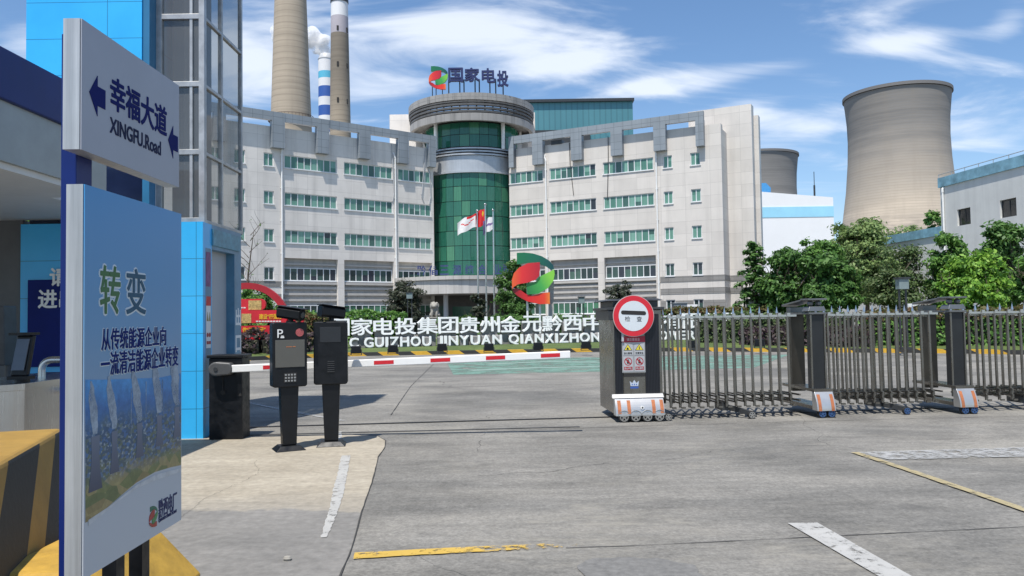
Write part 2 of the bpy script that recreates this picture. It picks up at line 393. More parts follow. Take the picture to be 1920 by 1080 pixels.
def g_wall(name, c, px, pz, ox=0.0, oz=0.0, lw=0.028, streak=0.5, rough=0.55, linec=0.5, var=0.07, smul=1.0):
    g = NG(name); g.set(rough, spec=0.35)
    x = g.xyz(); ln = g.math('MAXIMUM', g.line(x[0], px, lw, ox), g.line(x[2], pz, lw, oz))
    k = g.ramp(g.noise(0.5, 8, 0.6), [(0.3, tuple(a * (1 - var * 1.5) for a in c)), (0.7, tuple(min(1, a * (1 + var)) for a in c))])
    st = g.noise(1.0, 7, 0.62, g.map((1.1 * smul, 1.1 * smul, 0.07)))
    k = g.mix(g.ramp(st, [(0.5, 0.0), (0.78, streak)]), k, tuple(a * 0.42 for a in c))
    # per-panel tone
    fx = g.math('FLOOR', g.math('DIVIDE', g.math('ADD', x[0], 1000 * px + ox), px)); fz = g.math('FLOOR', g.math('DIVIDE', g.math('ADD', x[2], 1000 * pz + oz), pz))
    cv = g.n('CombineXYZ'); g.l(fx, cv.inputs[0]); g.l(fz, cv.inputs[1]); wn = g.n('TexWhiteNoise', noise_dimensions='2D'); g.l(cv.outputs[0], wn.inputs[0])
    k = g.mix(1.0, k, g.ramp(wn.outputs[0], [(0, 0.93), (1, 1.04)]), 'MULTIPLY')
    k = g.mix(ln, k, tuple(a * linec for a in c))
    g.col(k); return g.m
wall_mat = g_wall('beige stone cladding', (0.63, 0.59, 0.54), 2.35, 1.147, 0.2, 0.16, 0.022, streak=0.28, linec=0.66, var=0.05)
wall_dirty = g_wall('weathered beige stone cladding', (0.70, 0.66, 0.61), 2.35, 1.147, 0.2, 0.16, 0.022, streak=0.5, linec=0.66, var=0.06)
band_mat = g_wall('grey stone band', (0.25, 0.24, 0.225), 1.4, 0.35, streak=0.3)
beam_mat = g_wall('blue grey metal panel', (0.25, 0.28, 0.305), 0.92, 0.74, 0.1, 0.16, 0.03, streak=0.4, rough=0.4)
fin_mat = M('grey ledge', (0.48, 0.455, 0.42), 0.6, var=0.1)
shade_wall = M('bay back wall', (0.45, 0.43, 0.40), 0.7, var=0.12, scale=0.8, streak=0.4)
crown_mat = M('weathered grey cornice panel', (0.36, 0.345, 0.325), 0.6, var=0.2, scale=0.9, streak=0.7)
slat_mat = M('dark weathered slat', (0.095, 0.094, 0.092), 0.6, var=0.35, scale=1.2, streak=0.5)
silver_band = M('silver aluminium panel', (0.46, 0.48, 0.5), 0.35, 0.3, var=0.12, scale=0.8, streak=0.3)
def g_pane(name, stops, rough=0.12):
    g = NG(name); g.set(rough, spec=0.55)
    ge = g.n('NewGeometry'); c = g.ramp(ge.outputs['Random Per Island'], stops, 'CONSTANT')
    fold = g.noise(1.0, 3, 0.5, g.map((16, 16, 0.3)))
    g.col(g.mix(0.6, c, g.ramp(fold, [(0.3, 0.7), (0.7, 1.25)]), 'MULTIPLY')); return g.m
pane_green = g_pane('green curtained window pane', [(0, (0.04, 0.10, 0.08)), (0.2, (0.08, 0.20, 0.15)), (0.42, (0.13, 0.275, 0.21)), (0.6, (0.05, 0.115, 0.092)), (0.76, (0.17, 0.33, 0.26)), (0.93, (0.025, 0.03, 0.036))])
pane_dark = g_pane('dark window pane', [(0, (0.022, 0.04, 0.04)), (0.4, (0.045, 0.085, 0.075)), (0.6, (0.03, 0.035, 0.05)), (0.85, (0.06, 0.12, 0.095))])
pane_bright = g_pane('bright green curtained pane', [(0, (0.07, 0.2, 0.12)), (0.5, (0.045, 0.13, 0.085)), (0.8, (0.03, 0.05, 0.045))])
curtain_glass = g_pane('green curtain wall glass', [(0, (0.024, 0.125, 0.082)), (0.3, (0.03, 0.14, 0.09)), (0.55, (0.02, 0.112, 0.075)), (0.88, (0.06, 0.20, 0.115))], 0.07)
def g_tower(name, c, ring=1.35, dark=(0.24, 0.235, 0.225), split=78.0, soft=38.0, low=None):
    g = NG(name); g.set(0.85)
    x = g.xyz(); z = x[2]
    wv = g.noise(1.0, 6, 0.65, g.map((0.02, 0.02, 0.42))); 
    up = g.ramp(g.math('DIVIDE', g.math('ADD', g.math('SUBTRACT', z, split - soft), g.math('MULTIPLY', g.noise(0.03, 5), soft)), 2 * soft), [(0.3, 0.0), (0.95, 0.85)])
    k = g.mix(up, c, dark)
    k = g.mix(g.math('MULTIPLY', up, g.ramp(wv, [(0.42, 0.0), (0.62, 0.75)])), k, tuple(a * 0.55 for a in dark))
    k = g.mix(0.85, k, g.ramp(wv, [(0.3, 0.78), (0.6, 1.05)]), 'MULTIPLY')
    rg = g.line(z, ring, ring * 0.16)
    k = g.mix(g.math('MULTIPLY', rg, 0.38), k, tuple(a * 0.5 for a in c))
    if low:
        bl = g.noise(1.0, 7, 0.7, g.map((0.06, 0.06, 0.35)))
        m = g.math('MULTIPLY', g.ramp(bl, [(0.42, 0.0), (0.6, 0.85)]), g.ramp(g.math('DIVIDE', z, low), [(0.8, 1.0), (1.0, 0.0)]))
        k = g.mix(m, k, (0.15, 0.135, 0.125))
    st = g.noise(1.0, 6, 0.6, g.map((0.16, 0.16, 0.012)))
    k = g.mix(g.ramp(st, [(0.5, 0.0), (0.8, 0.4)]), k, tuple(a * 0.55 for a in c))
    g.col(k); return g.m
tower_mat = g_tower('cooling tower concrete', (0.50, 0.425, 0.335), 1.5, low=54.0, split=88, soft=34)
tower_mat_far = g_tower('grey cooling tower concrete', (0.34, 0.32, 0.29), 1.5, split=60)
chim_mat = g_tower('chimney concrete', (0.40, 0.335, 0.255), 2.6, (0.36, 0.30, 0.23), 300)
chim_mat2 = g_tower('darker chimney concrete', (0.34, 0.285, 0.215), 2.6, (0.22, 0.19, 0.15), 125, 18)
lavender = M('lilac grey paint', (0.42, 0.39, 0.42), 0.7, var=0.15, scale=0.05)
band_white = M('white chimney paint', (0.74, 0.74, 0.74), 0.6, var=0.1, scale=0.05)
band_cyan = M('cyan chimney paint', (0.1, 0.45, 0.62), 0.6, var=0.1)
band_blue = M('blue chimney paint', (0.03, 0.10, 0.36), 0.6, var=0.1)
def g_teal():
    g = NG('teal corrugated sheet'); g.set(0.42, 0.2)
    x = g.xyz(); rib = g.line(x[0], 1.1, 0.28)
    k = g.ramp(g.noise(0.06, 6, 0.6, g.map((1, 1, 0.35))), [(0.3, (0.06, 0.185, 0.215)), (0.7, (0.10, 0.27, 0.30))])
    g.col(g.mix(g.math('MULTIPLY', rib, 0.4), k, (0.045, 0.12, 0.15))); return g.m
teal = g_teal()
def g_leaf(name, cols, trans=0.35):
    g = NG(name); g.set(0.5, spec=0.3)
    ge = g.n('NewGeometry'); n = len(cols)
    c = g.ramp(ge.outputs['Random Per Island'], [(i / max(1, n - 1), k) for i, k in enumerate(cols)])
    g.col(c); tr = g.n('BsdfTranslucent'); g.l(g.mix(0.0, c, c), tr.inputs[0]); ms = g.n('MixShader'); ms.inputs[0].default_value = trans
    g.l(g.p.outputs[0], ms.inputs[1]); g.l(tr.outputs[0], ms.inputs[2]); g.l(ms.outputs[0], g.out.inputs[0]); return g.m
leaf_dark = g_leaf('dark green leaves', [(0.045, 0.10, 0.025), (0.085, 0.185, 0.045), (0.125, 0.245, 0.058)])
leaf_mid = g_leaf('mid green leaves', [(0.046, 0.124, 0.028), (0.109, 0.232, 0.046), (0.171, 0.310, 0.070)])
leaf_bright = g_leaf('bright green leaves', [(0.078, 0.186, 0.028), (0.171, 0.341, 0.046), (0.279, 0.449, 0.070)])
leaf_olive = g_leaf('olive leaves', [(0.06, 0.105, 0.04), (0.105, 0.165, 0.055), (0.13, 0.16, 0.07)])
leaf_pale = g_leaf('pale green leaves', [(0.109, 0.186, 0.062), (0.186, 0.279, 0.093), (0.264, 0.341, 0.124)])
leaf_purple = g_leaf('dark purple leaves', [(0.046, 0.031, 0.039), (0.085, 0.054, 0.062), (0.078, 0.093, 0.046)])
leaf_red = g_leaf('reddish hedge leaves', [(0.15, 0.06, 0.04), (0.11, 0.14, 0.045), (0.18, 0.11, 0.055), (0.10, 0.15, 0.04)])
leaf_shade = g_leaf('dusky shrub leaves', [(0.031, 0.046, 0.028), (0.062, 0.078, 0.046), (0.093, 0.093, 0.070)])
def g_grad(name, stops, a=(0, 0, 1), lo=0.0, hi=1.0, rough=0.35):
    g = NG(name); g.set(rough)
    x = g.xyz(); t = g.math('ADD', g.math('ADD', g.math('MULTIPLY', x[0], a[0]), g.math('MULTIPLY', x[1], a[1])), g.math('MULTIPLY', x[2], a[2]))
    g.col(g.ramp(g.math('DIVIDE', g.math('SUBTRACT', t, lo), hi - lo), stops)); return g.m

# ------------------------------------------------------------------ ground, road, markings
g = MB(); g.quad((-1500, -60, 0), (1500, -60, 0), (1500, 3000, 0), (-1500, 3000, 0)); struct('ground', g, M('far ground', (0.14, 0.135, 0.125), 0.9, var=0.25, scale=0.05))
g = MB(); g.quad((-30, -8, 0.004), (34, -8, 0.004), (34, 58, 0.004), (-30, 58, 0.004)); struct('road', g, road_mat)
isl = [(-1.0, 2.0), (-1.02, 4.5), (-1.07, 5.1), (-1.19, 6.06), (-1.32, 7.25), (-1.47, 8.4), (-1.50, 9.0), (-1.57, 9.5), (-1.72, 9.85), (-2.1, 10.02), (-7, 9.75), (-7, 2.0)]
g = MB(); g.add([(x, y, 0.008) for x, y in isl], [list(range(len(isl)))]); struct('traffic_island', g, island_mat)
def jag(pts, w, seed, z, amp=0.012, step=0.12):
    """ragged ribbon along pts, w wide"""
    rnd = random.Random(seed); out = []
    for (a, b) in zip(pts[:-1], pts[1:]):
        a, b = Vector((a[0], a[1])), Vector((b[0], b[1])); n = max(1, int((b - a).length / step))
        for i in range(n): out.append(a.lerp(b, i / n))
    out.append(Vector(pts[-1][:2])); vs = []
    for k, p in enumerate(out):
        d = (out[min(k + 1, len(out) - 1)] - out[max(k - 1, 0)]).normalized(); nn = Vector((-d.y, d.x))
        ww = w(k / (len(out) - 1)) if callable(w) else w
        for s in (-1, 1): q = p + nn * (s * ww / 2 + rnd.uniform(-amp, amp)); vs.append((q.x, q.y, z))
    m = MB(); m.add(vs, [(2 * k, 2 * k + 1, 2 * k + 3, 2 * k + 2) for k in range(len(out) - 1)]); return m
def wander(pts, seed, n=5, amp=0.09):
    rnd = random.Random(seed); P = [Vector(p) for p in pts]
    for k in range(n):
        q = []
        for a, b in zip(P[:-1], P[1:]):
            d = b - a; q += [a, (a + b) / 2 + Vector((-d.y, d.x)) * rnd.uniform(-amp, amp) * 1.6]
        P = q + [P[-1]]
    return [(p.x, p.y) for p in P]
struct('island_joint', jag(isl[:10], 0.009, 3, 0.012, 0.003, 0.15), joint_mat)
struct('expansion_joint', jag([(0.32, 5.03), (0.8, 5.06), (3.47, 5.35), (9, 5.95)], 0.008, 5, 0.0085, 0.003), joint_mat)
struct('expansion_joint', jag([(-1.5, 9.95), (1.2, 10.35), (4, 10.62), (12, 11.1)], 0.012, 6, 0.0085, 0.003), joint_mat)
struct('expansion_joint', jag([(-6.4, 16.2), (0, 16.8), (14, 18.0)], 0.02, 7, 0.0085, 0.003), joint_mat)
struct('expansion_joint', jag([(-1.9, 12.0), (-2.25, 17.0), (-2.6, 26)], 0.010, 8, 0.0125, 0.004), joint_mat)
struct('road_crack', jag(wander([(-0.35, 7.35), (0.1, 7.45), (0.9, 7.85)], 9), 0.006, 9, 0.0085, 0.001, 5), joint_mat)
struct('road_crack', jag(wander([(0.9, 7.85), (1.6, 8.0), (2.4, 8.5)], 19), 0.004, 9, 0.0085, 0.001, 5), joint_mat)
struct('road_crack', jag(wander([(3.4, 4.6), (3.9, 5.5), (4.6, 5.9)], 29), 0.005, 9, 0.0085, 0.001, 5), joint_mat)
struct('road_crack', jag(wander([(-2.75, 8.3), (-2.5, 7.5), (-2.6, 6.6), (-2.55, 5.9)], 10, 5, 0.05), 0.0022, 10, 0.0125, 0.001, 5), joint_mat)
struct('road_marking', jag([(-1.84, 8.5), (-1.66, 7.5), (-1.45, 6.3), (-1.31, 5.34)], lambda t: 0.095 * (1 - 0.55 * max(0, t - 0.55) / 0.45), 11, 0.0125, 0.006, 0.045), mark_white)
struct('road_marking', jag([(-2.33, 10.3), (-2.24, 9.9), (-2.14, 9.4)], 0.09, 12, 0.0125, 0.008), mark_white)
struct('road_marking', jag([(-5.2, 14.6), (-3.6, 12.6), (-2.5, 11.4)], 0.09, 15, 0.0125, 0.008), mark_pale)
struct('road_marking', jag([(-1.02, 4.92), (-0.6, 4.98), (-0.13, 5.03), (0.5, 5.1)], lambda t: 0.125 * (1 - 0.2 * t), 13, 0.0125, 0.004, 0.06), mark_yellow)
g = MB(); g.quad((1.92, 5.52, 0.0125), (2.03, 4.43, 0.0125), (2.21, 4.43, 0.0125), (2.13, 5.52, 0.0125)); g.quad((2.03, 4.43, 0.0125), (2.1, 3.6, 0.0125), (2.29, 3.6, 0.0125), (2.21, 4.43, 0.0125)); struct('road_marking', g, mark_white)
g = MB(); g.quad((3.57, 8.22, 0.0125), (3.75, 7.78, 0.0125), (8.0, 7.95, 0.0125), (8.6, 8.6, 0.0125)); struct('road_marking', g, mark_pale)
struct('road_marking', jag([(3.58, 8.2), (3.66, 7.3), (3.76, 5.8), (3.88, 4.0)], 0.085, 14, 0.0165, 0.003), mark_buff)
pt = wander([(0.36, 4.62), (0.42, 4.76), (0.62, 4.82), (0.9, 4.77), (1.05, 4.66), (1.12, 4.4), (1.2, 4.1), (0.5, 4.05)], 6, 4, 0.1)
g = MB(); g.add([(x, y, 0.009) for x, y in pt], [list(range(len(pt)))[::-1]]); struct('road_patch', g, patch_mat)
gp = [(-2.3, 26.6), (-1.56, 20.2), (2.36, 20.5), (6.5, 21.0), (9.7, 27.2), (3.06, 27.4), (-1.0, 27.3)]
g = MB(); g.add([(x, y, 0.0085) for x, y in gp], [list(range(len(gp)))]); struct('road_marking', g, mark_green)
struct('road_marking', jag([(-1.2, 21.6), (0.6, 22.3), (2.6, 22.5), (3.4, 24.2), (1.0, 25.2), (-0.8, 24.4)], 0.5, 16, 0.0125, 0.05), M('pale worn green patch', (0.19, 0.27, 0.23), 0.8, var=0.2))
struct('gate_track', jag([(-7.5, 10.45), (-3.82, 10.86), (1.37, 11.36), (8, 11.95)], 0.08, 17, 0.013, 0.001), M('dark steel rail', (0.03, 0.027, 0.025), 0.5, 0.5))
struct('gate_track', jag([(-4.2, 10.07), (-3.36, 10.14), (0.88, 10.42)], 0.05, 18, 0.013, 0.001), M('dark cable cover', (0.05, 0.05, 0.05), 0.7))
tag(solo('pebble', MB().ball((-1.42, 4.86, 0.02), (0.028, 0.022, 0.018), 8), stone, 'small white stone lying on the concrete island below the dashed line', 'stone', (-1.42, 4.86, 0.008)))

# kerb and lawn
kb = [(-30, 24.2), (-13, 26.6), (-9.3, 29.2), (-6.5, 31.0), (-1.8, 31.4), (3.0, 31.6), (7.1, 30.7), (11.6, 28.3), (14.1, 27.0), (15.8, 25.8), (16.6, 24.9), (18.5, 22), (24, 17)]
def strip(pts, a, b, z0, z1):
    m = MB()
    P = [Vector(p) for p in pts]; nn = []
    for k in range(len(P)):
        d = (P[min(k + 1, len(P) - 1)] - P[max(k - 1, 0)]).normalized(); nn.append(Vector((-d.y, d.x)))
    for k in range(len(P) - 1):
        q = [P[k] + nn[k] * a, P[k + 1] + nn[k + 1] * a, P[k + 1] + nn[k + 1] * b, P[k] + nn[k] * b]
        m.hexa([(v.x, v.y, z0) for v in q], [(v.x, v.y, z1) for v in q])
    return m
struct('kerb', strip(kb, 0, 0.16, 0.0, 0.15), kerb_mat)
m = MB(); P = [Vector(p) for p in kb]
for k in range(len(P) - 1):
    rows = []
    for p, q in ((P[k], 0), (P[k + 1], 1)):
        d = (P[min(k + q + 1, len(P) - 1)] - P[max(k + q - 1, 0)]).normalized(); n_ = Vector((-d.y, d.x))
        a = p + n_ * 0.161; b = p + n_ * 1.6; c = Vector((p.x * 1.15, 45.0))
        rows.append([(a.x, a.y, 0.13), (b.x, b.y, 0.25), (c.x, c.y, 0.27)])
    m.quad(rows[0][0], rows[1][0], rows[1][1], rows[0][1]); m.quad(rows[0][1], rows[1][1], rows[1][2], rows[0][2])
struct('lawn', m, grass_mat)

# ------------------------------------------------------------------ office building
bld = thing('office_building', 'wide beige five storey office block with green glass centre behind the white letters', 'office building', (-4, 82, 0))
BO = Vector((-4, 82, 0))
def u_px(x, P, d):
    k = (x - 960) / FPX; return (k * P[1] - P[0]) / (d[0] - k * d[1])
def facade(mb, u0, u1, z0, z1, ops, y=0.0, dep=0.14, mi=0):
    """wall plane at local y with rectangular openings (a,b,c,d) and their reveals"""
    us = sorted({u0, u1, *[o[0] for o in ops], *[o[1] for o in ops]}); zs = sorted({z0, z1, *[o[2] for o in ops], *[o[3] for o in ops]})
    for a, b in zip(us[:-1], us[1:]):
        for c, d in zip(zs[:-1], zs[1:]):
            mu, mz = (a + b) / 2, (c + d) / 2
            if any(o[0] < mu < o[1] and o[2] < mz < o[3] for o in ops): continue
            mb.quad((a, y, c), (b, y, c), (b, y, d), (a, y, d), mi)
    for o in ops:
        a, b, c, d = o[:4]; e = y + (o[4] if len(o) > 4 else dep)
        mb.quad((a, y, c), (a, e, c), (a, e, d), (a, y, d), mi); mb.quad((b, y, c), (b, y, d), (b, e, d), (b, e, c), mi)
        mb.quad((a, y, c), (b, y, c), (b, e, c), (a, e, c), mi); mb.quad((a, y, d), (a, e, d), (b, e, d), (b, y, d), mi)
_win = {}
wr = random.Random(4)
def window(parent, loc, rz, wd, ht, n, pane):
    key = (round(wd, 2), round(ht, 2), n)
    if key not in _win:
        f = MB(); t = 0.075
        f.box(0, wd, 0, 0.05, 0, t); f.box(0, wd, 0, 0.05, ht - t, ht)
        for i in range(n + 1):
            x = wd * i / n; a, b = max(0, x - t / 2), min(wd, x + t / 2)
            if i == 0: b = t
            if i == n: a = wd - t
            f.box(a, b, 0.002, 0.048, t, ht - t)
        f.box(-0.06, wd + 0.06, -0.17, 0.0, -0.06, -0.0)
        tmp = f.build('window', white_metal); _win[key] = tmp.data; bpy.data.objects.remove(tmp)
    o = bpy.data.objects.new('window', _win[key]); COL.objects.link(o); o.parent = parent
    o.location = Vector(loc) - BO; o.rotation_euler = (0, 0, rz)
    p = MB()
    for i in range(n):
        a, b = wd * i / n, wd * (i + 1) / n
        k = wr.choice([1, 1, 1, 0.55, 0.4, 0.7])
        p.quad((a, 0.03, 0), (b, 0.03, 0), (b, 0.03, ht * k), (a, 0.03, ht * k))
        if k < 1: p.quad((a, 0.031, ht * k), (b, 0.031, ht * k), (b, 0.031, ht), (a, 0.031, ht))
    ORG[o.name] = BO; q = p.build('pane', pane, o, world=False)
    return o
def wing(P, ang, ulo, uhi, strips, smalls, mats, wall_top=19.05, pipes=(), fan=1):
    """P origin, local x along the wall; strips [(u0,u1,n)], smalls [u0..]"""
    ca, sa = math.cos(ang), math.sin(ang)
    W = lambda u, y, z: (P[0] + u * ca - y * sa, P[1] + u * sa + y * ca, z)
    m = MB(); ops = []; wins = []
    for r in range(5):
        top = 16.6 - 3.44 * r; bot = top - 1.2
        for (a, b) in smalls: ops.append((a, b, bot, top)); wins.append((a, b, bot, top, 2, 0.12, pane_green if r < 3 else pane_dark))
        for (a, b, n) in strips:
            if r < 3: ops.append((a, b, bot, top))
            wins.append((a, b, bot, top, n, 0.12 if r < 3 else 0.5, pane_green if r < 3 else (pane_dark if r == 3 else pane_bright)))
    m2 = MB()
    for (a, b, n) in strips:
        A, B = a - 0.05, b + 0.05
        ops.append((A, B, 0.3, 7.15, 0.45))
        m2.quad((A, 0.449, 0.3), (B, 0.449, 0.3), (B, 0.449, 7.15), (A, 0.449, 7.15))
    facade(m, ulo, uhi, 0, wall_top, ops)
    m.quad((ulo, 0, wall_top), (uhi, 0, wall_top), (uhi, 0.75, wall_top), (ulo, 0.75, wall_top))
    m.quad((ulo, 0, 0), (ulo, 0.75, 0), (ulo, 0.75, wall_top), (ulo, 0, wall_top)); m.quad((uhi, 0, 0), (uhi, 0.75, 0), (uhi, 0.75, wall_top), (uhi, 0, wall_top))
    m.box(ulo, uhi, 0.75, 13, 0, wall_top - 0.4)
    loc = Vector(P) - BO
    m.build('wall', mats, bld, world=False, loc=loc, rz=ang)
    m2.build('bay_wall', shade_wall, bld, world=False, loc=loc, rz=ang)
    lg = MB()
    for (a, b, n) in strips:
        for z in (3.2, 3.75, 4.3): lg.box(a - 0.045, b + 0.045, 0.25, 0.445, z, z + 0.22)
        lg.box(a - 0.045, b + 0.045, 0.12, 0.445, 4.75, 4.98); lg.box(a - 0.045, b + 0.045, 0.3, 0.445, 6.55, 6.7)
    lg.build('ledge', fin_mat, bld, world=False, loc=loc, rz=ang)
    for (a, b, bot, top, n, y, pn) in wins:
        if y > 0.2: y = 0.33
        window(bld, W(a, y - 0.03, bot), ang, b - a, top - bot, n, pn)
    for u in pipes:
        t = MB(); t.tube((u, -0.1, 0.2), (u, -0.1, 17.35), 0.075, n=8); t.path([(u, -0.1, 17.3), (u, -0.1, 17.55), (u - 0.12, -0.1, 17.85), (u - 0.12, 0.02, 18.1)], 0.085, 8)
        for z in np.arange(1.5, 17, 3.0): t.box(u - 0.11, u + 0.11, -0.12, 0.0, z, z + 0.08)
        t.build('downpipe', white_paint, bld, world=False, loc=loc, rz=ang, smooth=40)
    return W, loc
dl = (0.792, 0.611); al = math.atan2(dl[1], dl[0]); PL = (-8 - 30 * dl[0], 80 - 30 * dl[1], 0)
ul = lambda x: u_px(x, PL, dl)
Wl, locL = wing(PL, al, 0, 30.0, [(ul(534), ul(633), 8), (ul(646.7), ul(738), 8), (ul(748.5), ul(810), 6)], [(ul(439), ul(460)), (ul(495), ul(514)), (ul(395), ul(412)), (ul(350), ul(368))], [wall_dirty], pipes=(ul(528.5), ul(742.5)))
dr = (0.89, -0.455); ar = math.atan2(dr[1], dr[0]); PR = (-0.1, 81, 0)
ur = lambda x: u_px(x, PR, dr)
ue = ur(1359)
Wr, locR = wing(PR, ar, 0, ue, [(ur(958.5), ur(1021.5), 6), (ur(1034), ur(1121), 8), (ur(1135), ur(1230), 8)], [(ur(1248.5), ur(1265.5)), (ur(1300), ur(1318.5))], [wall_mat], pipes=(ur(1027.5), ur(1236)))
# end block of the right wing, grey bands at its foot
m = MB(); ub = ue + 2.35
m.box(ue - 3.6, ub, 2.5, 3.7, 0, 21.15); m.build('end_wall', wall_mat, bld, world=False, loc=locR, rz=ar)
m = MB(); m.box(ue - 3.0, ub + 0.42, 3.701, 4.6, 0, 20.3); m.build('end_wall', wall_mat, bld, world=False, loc=locR, rz=ar)
m = MB()
for z0, z1 in ((4.5, 5.05), (3.35, 3.9), (0.3, 2.75)):
    if z0 > 1: m.box(ur(1238.5), ue + 0.03, -0.03, 2.4, z0, z1); m.box(ue + 0.031, ub, 2.47, 2.6, z0, z1)
    else:
        a = ur(1238.5)
        for b in (ur(1248), ur(1299.5), ue + 0.03):
            m.box(a, b, -0.03, -0.001, z0, z1); a = b + ur(1266) - ur(1248)
m.build('stone_band', band_mat, bld, world=False, loc=locR, rz=ar)
m = MB(); m.box(0, ul(533), -0.03, -0.001, 4.5, 5.0); m.box(0, ul(533), -0.03, -0.001, 3.4, 3.85); m.build('stone_band', band_mat, bld, world=False, loc=locL, rz=al)
# roof beams on pilasters
for (u0, u1, pil, loc, a) in ((0.0, 30.0, [ul(507), ul(592), ul(671.5), ul(745)], locL, al), (0.25, ur(1329), [ur(1006.5), ur(1079), ur(1154), ur(1234.5)], locR, ar)):
    m = MB(); m.box(u0, u1, -0.55, -0.16, 19.5, 20.3); m.build('roof_beam', beam_mat, bld, world=False, loc=loc, rz=a)
    ends = [(p, p + 1.18) for p in pil] + ([(29.2, 29.995), (ul(420) - 1, ul(420))] if a > 0 else [(0.255, 0.85), (ur(1329) - 0.75, ur(1329) - 0.005)])
    for p, q in ends:
        m = MB(); m.box(p, q, -0.6, -0.005, 17.05, 19.498); m.box(p, q, -0.585, -0.561, 19.499, 20.29); m.build('pilaster', beam_mat, bld, world=False, loc=loc, rz=a)
# small things fixed under the beam: air conditioner units and cables
m = MB(); m.box(ur(1078) - 2.3, ur(1078) - 1.1, -0.1, 0.6, 19.0, 19.4); m.build('roof_vent', dark_metal, bld, world=False, loc=locR, rz=ar)
for px, z0, z1, b in ((1073, 13.6, 19.0, 0.35), (1146, 12.8, 19.2, -0.2)):
    m = MB(); u = ur(px); m.path([(u, -0.04, z1), (u + 0.1 * b, -0.06, (z0 * 0.4 + z1 * 0.6)), (u + b, -0.04, z0)], 0.035, 6); m.build('cable', dark_metal, bld, world=False, loc=locR, rz=ar)
for px, b in ((804, 0.2), (800, -0.3), (736, 0.15)):
    m = MB(); u = ul(px); m.path([(u, -0.06, 19.0), (u + b, -0.1, 16.2), (u + b * 1.6, -0.05, 13.9), (u + b * 0.6, -0.05, 13.2), (u + b * 1.8, -0.05, 14.2)], 0.045, 6); m.build('cable', pale_grey, bld, world=False, loc=locL, rz=al)
# centre tower
CX, CY, RG = -4.2, 85.0, 5.2
ZD = lambda z: 1.5 + (z - 1.5) * 1.02
m = MB()
m.box(-13.6, 2.9, 87.0, 100, 0, 24.6); m.build('stair_core', wall_dirty, bld)
m = MB(); m.lathe([(RG - 0.12, 5.0), (RG - 0.12, ZD(21.3))], (CX, CY, 0), 40, math.pi, 2 * math.pi); m.build('mullion', dark_metal, bld)
def glassring(z0, z1, r, rows, cols, seed, a0, a1, name='curtain_glass'):
    rnd = random.Random(seed); m = MB(); hs = (z1 - z0) / rows
    for i in range(cols):
        for j in range(rows):
            t0 = a0 + (a1 - a0) * (i + 0.02) / cols; t1 = a0 + (a1 - a0) * (i + 0.98) / cols
            b, c = z0 + hs * j + 0.03, z0 + hs * (j + 1) - 0.03; k1, k2, k3 = (rnd.uniform(-0.02, 0.02) for _ in range(3))
            P_ = lambda t, z, k: (CX + (r + k) * math.cos(t), CY + (r + k) * math.sin(t), z)
            m.quad(P_(t0, b, k1), P_(t1, b, k2), P_(t1, c, k3), P_(t0, c, k1 + k3 - k2))
    m.build(name, curtain_glass, bld)
A0, A1 = math.pi * 1.12, math.pi * 1.88
glassring(5.8, ZD(16.35), RG, 7, 14, 1, A0, A1); glassring(ZD(18.9), ZD(21.4), RG, 2, 14, 2, A0 - 0.2, A1 + 0.2)
ring = lambda r0, r1, z0, z1: [(r0, z0), (r1, z0), (r1, z1), (r0, z1)]
dring = lambda r0, r1, z0, z1: ring(r0, r1, ZD(z0), ZD(z1))
m = MB(); m.lathe(dring(RG - 0.1, RG + 0.12, 16.4, 17.95), (CX, CY, 0), 48, A0 - 0.1, A1 + 0.1, closed=True); m.build('spandrel', silver_band, bld, smooth=30)
m = MB()
for z in (18.0, 18.3, 18.6): m.lathe(dring(RG - 0.1, RG + 0.32, z, z + 0.15), (CX, CY, 0), 48, A0 - 0.1, A1 + 0.1, closed=True)
m.lathe(dring(RG - 0.1, RG + 0.22, 16.2, 16.42), (CX, CY, 0), 48, A0 - 0.1, A1 + 0.1, closed=True)
m.build('moulding', silver_band, bld, smooth=30)
for px in (820.5, 947.5):
    X = (px - 960) / FPX * 80.8; m = MB(); m.tube((X, 80.8, ZD(18.75)), (X, 80.8, ZD(21.6)), 0.2, n=14); m.build('column', white_paint, bld, smooth=40)
RC = 6.9
m = MB(); m.lathe(dring(RC - 0.5, RC - 0.12, 21.2, 21.95), (CX, CY, 0), 64, closed=True); m.lathe(dring(RC - 0.55, RC + 0.02, 23.25, 23.95), (CX, CY, 0), 64, closed=True)
m.lathe([(0.1, ZD(21.6)), (RC - 0.45, ZD(21.6))], (CX, CY, 0), 48); m.build('crown_ring', g_wall('crown panel', (0.30, 0.29, 0.275), 0.9, 9, 0, 3, streak=0.9, smul=1.8), bld, smooth=30)
m = MB()
for z, o_ in ((22.05, 0.14), (22.38, 0.08), (22.72, 0.02), (23.02, -0.02)): m.lathe(dring(RC - 0.4 - o_, RC - o_, z, z + (0.2 if z < 22.9 else 0.12)), (CX, CY, 0), 64, closed=True)
for i in range(48):
    t = 2 * math.pi * i / 48; c_, s_ = math.cos(t) * (RC - 0.3), math.sin(t) * (RC - 0.3); m.box(CX + c_ - 0.07, CX + c_ + 0.07, CY + s_ - 0.07, CY + s_ + 0.07, ZD(21.95), ZD(23.25))
m.build('crown_slat', slat_mat, bld, smooth=30)
for sx_ in (-1, 1):
    m = MB(); x = CX + sx_ * 5.4; m.prism([(x - 0.9 * sx_, 83.6, 18.6), (x + 0.1, 83.6, 18.6), (x + 0.1, 83.6, 21.6), (x - 0.1, 83.6, 21.6)], (0, 0.25, 0)); m.build('fin', wall_mat, bld)
m = MB(); m.box(CX - 6.2, CX + 6.2, 85.4, 89, 18, 21.6); m.build('drum_wall', shade_wall, bld)
